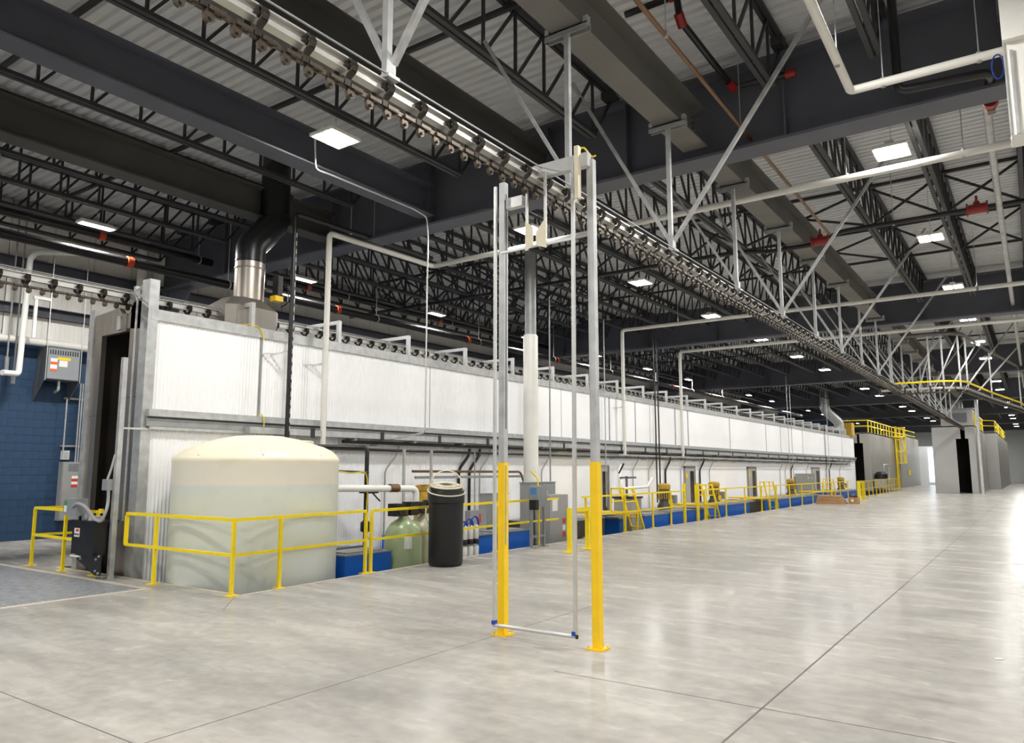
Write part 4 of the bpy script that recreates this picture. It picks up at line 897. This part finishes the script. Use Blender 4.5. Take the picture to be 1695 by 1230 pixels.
for k in range(4): obj('warning_label', MB().box(-20.765, -20.76, 9.62, 9.78, 1.3 + k * .075, 1.37 + k * .075), ('label_red', 'label_white', 'label_red', 'label_white')[k], d_)
g = thing('conduit_rack', (-20.9, 9.8, 2), 'rack of four thin conduits rising from the grey panel', 'conduit')
for k in range(4): obj('conduit', MB().cyl((-20.86, 9.72 + k * .06, 1.96), (-20.86, 9.72 + k * .06, 4.05), .018, 8), 'galv', g, True)
obj('conduit', MB().cyl((-20.86, 9.4, 2.05), (-20.86, 9.4, 3.6), .02, 8), 'galv', g, True)
for z in (3.6, 2.35): obj('strut', MB().box(-20.98, -20.9, 9.36, 10.0, z, z + .05), 'galv_dull', g)
g = thing('small_wall_box', (-20.9, 9.45, 2.0), 'small white box mounted above the grey panel', 'box'); obj('box', MB().box(-20.98, -20.85, 9.4, 9.56, 2.02, 2.25), 'label_white', g); obj('cover', MB().box(-20.85, -20.84, 9.42, 9.54, 2.04, 2.23), 'alu', g)
pipe('grey_wall_pipe', 'thick grey pipe running along the top of the blue wall', [(-20.6, 0, 4.97), (-20.6, 10.85, 4.97)], .1, 'pipe_cream')
pipe('white_wall_pipe', 'white pipe dropping down the left wall and hooking left', [(-20.3, 9.6, 7.5), (-20.3, 8.15, 7.2), (-20.3, 8.02, 7.0), (-20.3, 7.98, 4.08), (-20.1, 7.55, 4.06)], .07, 'pvc_white', rr=.1)
single('level_gauge', MB().box(-20.2, -20.14, 8.15, 8.22, 5.0, 6.0).box(-20.22, -20.12, 8.12, 8.5, 5.98, 6.05), 'label_white', 'thin white level gauge fixed beside the hooked white pipe', 'gauge', (-20.2, 8.2, 5.0))
for i, (y, zb) in enumerate(((7.78, 4.5), (7.95, 4.2))): single('hanging_conduit', MB().tube([(-20.5, y, zb), (-20.5, y, 8.2)], .022, 8).cyl((-20.5, y, zb - .35), (-20.5, y, zb), .05, 8), 'galv_dull', '%s of two thin conduits hanging at the far left edge' % ('left' if i == 0 else 'right'), 'conduit', (-20.5, y, zb), None, True)
pipe('white_downspout', 'white round downspout beside the dark column', [(-20.6, 11.05, 0), (-20.6, 11.05, 8.3)], .14, 'pipe_cream')
for k, y in enumerate((28.7, 46.4)): pipe('white_downspout', 'white round downspout at the %s wall column' % ('second', 'third')[k], [(-20.6, y, 0), (-20.6, y, 8.3)], .14, 'pipe_cream')

# lubricator unit on its post
g = thing('chain_lubricator', (-12.6, 6.42, 0), 'black conveyor chain lubricator on a steel post at the tunnel entrance', 'lubricator')
obj('post', MB().box(-12.46, -12.38, 6.42, 6.5, 0, 3.62), 'galv', g)
bp = obj('base_plate', MB().box(-12.55, -12.29, 6.33, 6.6, 0, .015), 'galv', g)
for sx in (-.1, .1): obj('anchor_bolt', MB().cyl((-12.42 + sx, 6.38, .015), (-12.42 + sx, 6.38, .06), .012, 6), 'galv', bp)
rv = obj('reservoir', MB().box(-13.22, -12.5, 6.2, 6.55, .38, .9), 'black_box', g)
obj('reservoir_lid', MB().box(-13.24, -12.46, 6.18, 6.57, .9, .93), 'black_box', rv)
lb = obj('brand_label', MB().box(-13.14, -12.97, 6.195, 6.2, .66, .8), 'label_white', rv); obj('label_band', MB().box(-13.09, -12.99, 6.192, 6.195, .745, .785), 'label_red', lb); obj('label_print', MB().box(-13.13, -12.98, 6.192, 6.195, .685, .715), 'grey_dark', lb)
obj('sight_tube', MB().box(-13.26, -13.22, 6.22, 6.26, .42, .88), 'alu', g)
obj('drip_tray', MB().box(-13.24, -12.95, 6.2, 6.5, .335, .36), 'label_white', g)
obj('mount_plate', MB().prism([(-13.1, .38), (-13.1, .3), (-12.5, .08), (-12.32, .08), (-12.32, .42), (-12.5, .42)], 'y', 6.24, 6.26), 'black_box', g)
for x, z in ((-12.45, .33), (-12.36, .38), (-12.45, .15), (-12.36, .12), (-12.95, .31)): obj('bolt', MB().cyl((x, 6.22, z), (x, 6.24, z), .018, 8), 'galv', g)
cb = obj('controller', MB().box(-13.42, -12.98, 6.12, 6.3, 1.0, 1.28), 'grey_box', g); obj('screen', MB().box(-13.38, -13.3, 6.115, 6.12, 1.17, 1.24), 'screen_green', cb); obj('keypad', MB().box(-13.38, -13.3, 6.115, 6.12, 1.06, 1.16), 'label_white', cb)
obj('flex_conduit', MB().tube(rnd([(-13.1, 6.12, 1.14), (-12.9, 6.1, 1.22), (-12.7, 6.15, 1.15), (-12.5, 6.2, .95), (-12.4, 6.25, .92), (-12.36, 6.3, 1.1), (-12.44, 6.36, 1.25), (-12.46, 6.36, 1.42)], .12), .026, 8), 'hose_grey', g, True)
jb = obj('junction_box', MB().box(-12.6, -12.44, 6.32, 6.42, 1.42, 1.6), 'grey_box', g); obj('conduit', MB().tube(rnd([(-12.53, 6.37, 1.6), (-12.5, 6.4, 1.75), (-12.44, 6.42, 2.0)], .06), .02, 8), 'alu', jb, True)
obj('gauge', MB().cyl((-12.85, 6.26, 1.0), (-12.85, 6.22, 1.0), .05, 16), 'alu', g, True)
for x, w, m_ in ((-13.0, .1, 'alu'), (-12.78, .14, 'label_white'), (-12.62, .06, 'alu'), (-13.12, .05, 'black_plastic')): obj('pump_fitting', MB().box(x - w / 2, x + w / 2, 6.25, 6.4, .93, 1.0), m_, g)
obj('yellow_tag', MB().box(-12.62, -12.52, 6.3, 6.34, 1.05, 1.12), 'label_yellow', g)
single('portal_conduit', MB().tube(rnd([(-12.7, 6.76, .9), (-12.7, 6.76, 4.75), (-12.85, 6.72, 4.85)], .1), .022, 8), 'galv', 'thin conduit climbing the right jamb of the tunnel entrance', 'conduit', (-12.7, 6.76, .9), None, True)
single('strut_tie', MB().bar((-12.42, 6.47, 2.44), (-12.36, 6.95, 2.44), .03), 'alu', 'short tie bar from the lubricator post to the tunnel corner', 'strut', (-12.4, 6.5, 2.44))

# steel trench grating
g = thing('trench_grating', ((GX0 + GX1) / 2, (GY0 + GY1) / 2, 0), 'galvanised steel grating over the trench at the lower left', 'grating')
b = MB(); k = 0
x = GX0 + .02
while x < GX1 - .01: b.box(x - .004, x + .004, GY0 + .01, GY1 - .01, -.03, .0); x += .045
o = obj('bearing_bars', b, 'grate_steel', g); o['kind'] = 'stuff'
b = MB(); y = GY0 + .03
while y < GY1 - .01: b.box(GX0 + .01, GX1 - .01, y - .008, y + .008, -.02, .001); y += .06
o = obj('cross_bars', b, 'grate_steel', g); o['kind'] = 'stuff'
b = MB(); b.box(GX0, GX1, GY0, GY1, -.2, -.03); obj('solid_pan', b, 'galv_dull', g)

# ================================================================== FAR END
def oven(name, label, x0, x1, y0, y1, h, ox, oz, slot, mat='oven_grey'):
    g = thing(name, ((x0 + x1) / 2, y0, 0), label, 'oven')
    a, b = ox; s0, s1 = slot
    fr = MB(); fr.box(x0, a, y0, y0 + .15, 0, h); fr.box(b, x1, y0, y0 + .15, 0, h); fr.box(a, s0, y0, y0 + .15, oz, h); fr.box(s1, b, y0, y0 + .15, oz, h)
    obj('front_wall', fr, mat, g)
    n = max(2, int((y1 - y0) / 3.)); dy = (y1 - y0 - .15) / n
    for k in range(n): obj('side_panel', MB().box(x1 - .12, x1, y0 + .15 + k * dy, y0 + .15 + (k + 1) * dy - .02, 0, h), mat if k % 2 else 'oven_dark', g)
    obj('far_side', MB().box(x0, x0 + .12, y0 + .15, y1, 0, h), mat, g); obj('roof', MB().box(x0, x1, y0, y1, h - .1, h - .02), 'galv_dull', g)
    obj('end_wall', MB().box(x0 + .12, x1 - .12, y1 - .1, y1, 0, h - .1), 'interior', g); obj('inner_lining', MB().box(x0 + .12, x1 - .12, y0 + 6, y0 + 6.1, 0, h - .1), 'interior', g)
    return g
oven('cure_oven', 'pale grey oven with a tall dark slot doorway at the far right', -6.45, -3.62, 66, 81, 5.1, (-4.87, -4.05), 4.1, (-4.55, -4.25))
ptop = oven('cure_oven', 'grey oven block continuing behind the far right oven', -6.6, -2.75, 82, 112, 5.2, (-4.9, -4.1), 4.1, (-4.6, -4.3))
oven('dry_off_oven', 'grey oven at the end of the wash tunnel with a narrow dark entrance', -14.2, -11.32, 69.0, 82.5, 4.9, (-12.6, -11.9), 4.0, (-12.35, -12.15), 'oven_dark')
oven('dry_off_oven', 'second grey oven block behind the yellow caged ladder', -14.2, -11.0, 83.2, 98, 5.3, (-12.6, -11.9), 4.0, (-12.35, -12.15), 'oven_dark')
single('oven_riser', MB().tube([(-3.35, 65.6, 0), (-3.35, 65.6, 7.2)], .12, 10), 'alu', 'pale vertical pipe at the right corner of the far right oven', 'pipe', (-3.35, 65.6, 1.), None, True)
g = thing('oven_exhaust', (-5, 70, 5.1), 'grey exhaust box on the roof of the far right oven', 'duct')
obj('plenum', MB().box(-6.0, -3.8, 68.5, 72, 5.12, 6.5), 'oven_dark', g); obj('flange', MB().box(-6.1, -3.7, 68.4, 72.1, 6.5, 6.58), 'galv_dull', g); obj('louver', MB().box(-5.6, -4.2, 68.44, 68.5, 5.5, 6.2), 'grey_dark', g); obj('stack', MB().cyl((-4.9, 70.2, 6.58), (-4.9, 70.2, 8.6), .4, 16), 'galv', g, True)
railing('yellow guard rail on the roof of the far right oven', [(-3.75, 70), (-3.75, 81), (-2.9, 82.2), (-2.9, 110)], [(-3.75, 70 + 2 * k) for k in range(6)] + [(-2.9, 83 + 4 * k) for k in range(7)], 1.1, 5.2, name='roof_railing', w=.08, plates=False)
railing('yellow guard rail on the roof of the oven behind the tunnel', [(-13.5, 69.5), (-11.5, 69.5), (-11.5, 82.3), (-11.1, 96)], [(-13.5, 69.5)] + [(-11.5, 69.5 + 1.6 * k) for k in range(9)], 1.1, 4.9, name='roof_railing', w=.08, plates=False)
g = thing('caged_ladder', (-11.0, 82.3, 0), 'yellow caged ladder climbing the oven beside the tunnel', 'ladder')
for yy in (81.9, 82.7): obj('side_rail', MB().box(-11.2, -11.1, yy - .05, yy + .05, 0, 6.0), 'yellow', g)
for k in range(18): obj('rung', MB().bar((-11.15, 81.9, .4 + k * .31), (-11.15, 82.7, .4 + k * .31), .05), 'yellow', g)
for k in range(4):
    z = 2.4 + k * 1.15; obj('cage_hoop', MB().tube([(-11.1 + .75 * math.sin(a), 82.3 - .45 * math.cos(a), z) for a in (PI * q / 8 for q in range(9))], .045, 6), 'yellow', g)
for q in (1, 2.5, 4, 5.5, 7): a = PI * q / 8; obj('cage_strap', MB().box(-11.1 + .75 * math.sin(a) - .03, -11.1 + .75 * math.sin(a) + .03, 82.3 - .45 * math.cos(a) - .03, 82.3 - .45 * math.cos(a) + .03, 2.4, 5.9), 'yellow', g)
obj('top_platform', MB().box(-11.3, -10.3, 81.6, 83, 4.9, 5.0), 'yellow', g)
g = thing('oven_exhaust_pipe', (-13, 66, 4.6), 'galvanised elbow duct rising from the end of the wash tunnel', 'duct')
obj('elbow_duct', MB().tube(rnd([(-13, 65.6, 4.5), (-13, 65.6, 5.6), (-13.8, 64.4, 6.6), (-13.8, 64.4, 8.6)], .4), .38, 16), 'galv', g, True); obj('blower_housing', MB().box(-12.9, -12.2, 66.3, 67.4, 4.53, 5.6), 'motor_yellow', g)
g = thing('burner_skid', (-10.6, 70, 0), 'burner skid with blower and pipework in front of the dry-off oven', 'burner')
obj('frame', MB().box(-11.2, -10.4, 69, 74, .25, 1.0), 'oven_grey', g)
obj('blower', MB().lathe((-10.8, 70, 1.0), [(.5, 0), (.5, .4), (.3, .6)], 16), 'black_plastic', g, True); obj('gas_pipe', MB().tube(rnd([(-10.7, 71, 1.), (-10.7, 71, 2.2), (-10.7, 73.5, 2.2), (-10.7, 73.5, 1.)], .2), .06, 8), 'alu', g, True)
for k, (x, y, z) in enumerate(((-10.98, 88, 1.2), (-3.6, 88.5, 1.2))): single('warning_sign', MB().box(x, x + .04, y, y + 1.6, z, z + .55), 'label_yellow', 'yellow warning sign on the %s oven wall' % ('left', 'right')[k], 'sign', (x, y, z))
# far enclosure with daylight doorway
g = thing('white_enclosure', (-10, 104, 0), 'white booth at the end of the hall between the ovens', 'booth')
obj('wall', MB().box(-14, -8.4, 104, 104.2, 0, 4.6), 'far_white', g); obj('daylight_panel', MB().box(-10.7, -9.2, 103.9, 103.98, .3, 4.3), 'door_daylight', g)
for k in range(9): obj('strip', MB().box(-9.75, -9.6, 103.86, 103.9, .5 + k * .42, .68 + k * .42), 'alu', g)
# cardboard by the railing
g = thing('cardboard_stack', (-8.9, 41.9, 0), 'flat pile of brown cardboard on the floor by the far railing', 'cardboard')
obj('pallet', MB().box(-9.55, -8.25, 41.2, 42.6, 0, .09), 'kraft', g)
for k in range(3): obj('sheet_bundle', MB().box(-9.5 + .04 * k, -8.3 - .05 * k, 41.25, 42.5 - .1 * k, .09 + k * .12, .2 + k * .12), 'kraft', g)
g = thing('cardboard_box', (-8.0, 42.6, 0), 'small brown box with black bag beside the cardboard pile', 'box')
obj('carton', MB().box(-8.15, -7.7, 42.3, 42.9, 0, .34), 'kraft', g); obj('label', MB().add([(-8.02, 42.295, .12), (-7.9, 42.295, .12), (-7.9, 42.295, .24), (-8.02, 42.295, .24)], [(0, 1, 2, 3)]), 'label_white', g)
obj('black_bag', MB().lathe((-7.95, 42.6, .34), [(.2, 0), (.22, .05), (.12, .12), (.03, .16)], 10), 'black_plastic', g, True)
# scraps on the floor
for i, (x, y, a, w, h, lab) in enumerate(((-.42, 8.55, .3, .07, .05, 'small white scrap of paper on the open floor at right'), (-8.0, 9.75, .5, .17, .03, 'white paper strip on the floor below the black barrel'))):
    m_ = MB(); c_, s_ = math.cos(a), math.sin(a)
    m_.bar((x - c_ * w / 2, y - s_ * w / 2, .004), (x + c_ * w / 2, y + s_ * w / 2, .006), h, .003); single('paper_scrap', m_, 'paper', lab, 'paper', (x, y, 0))
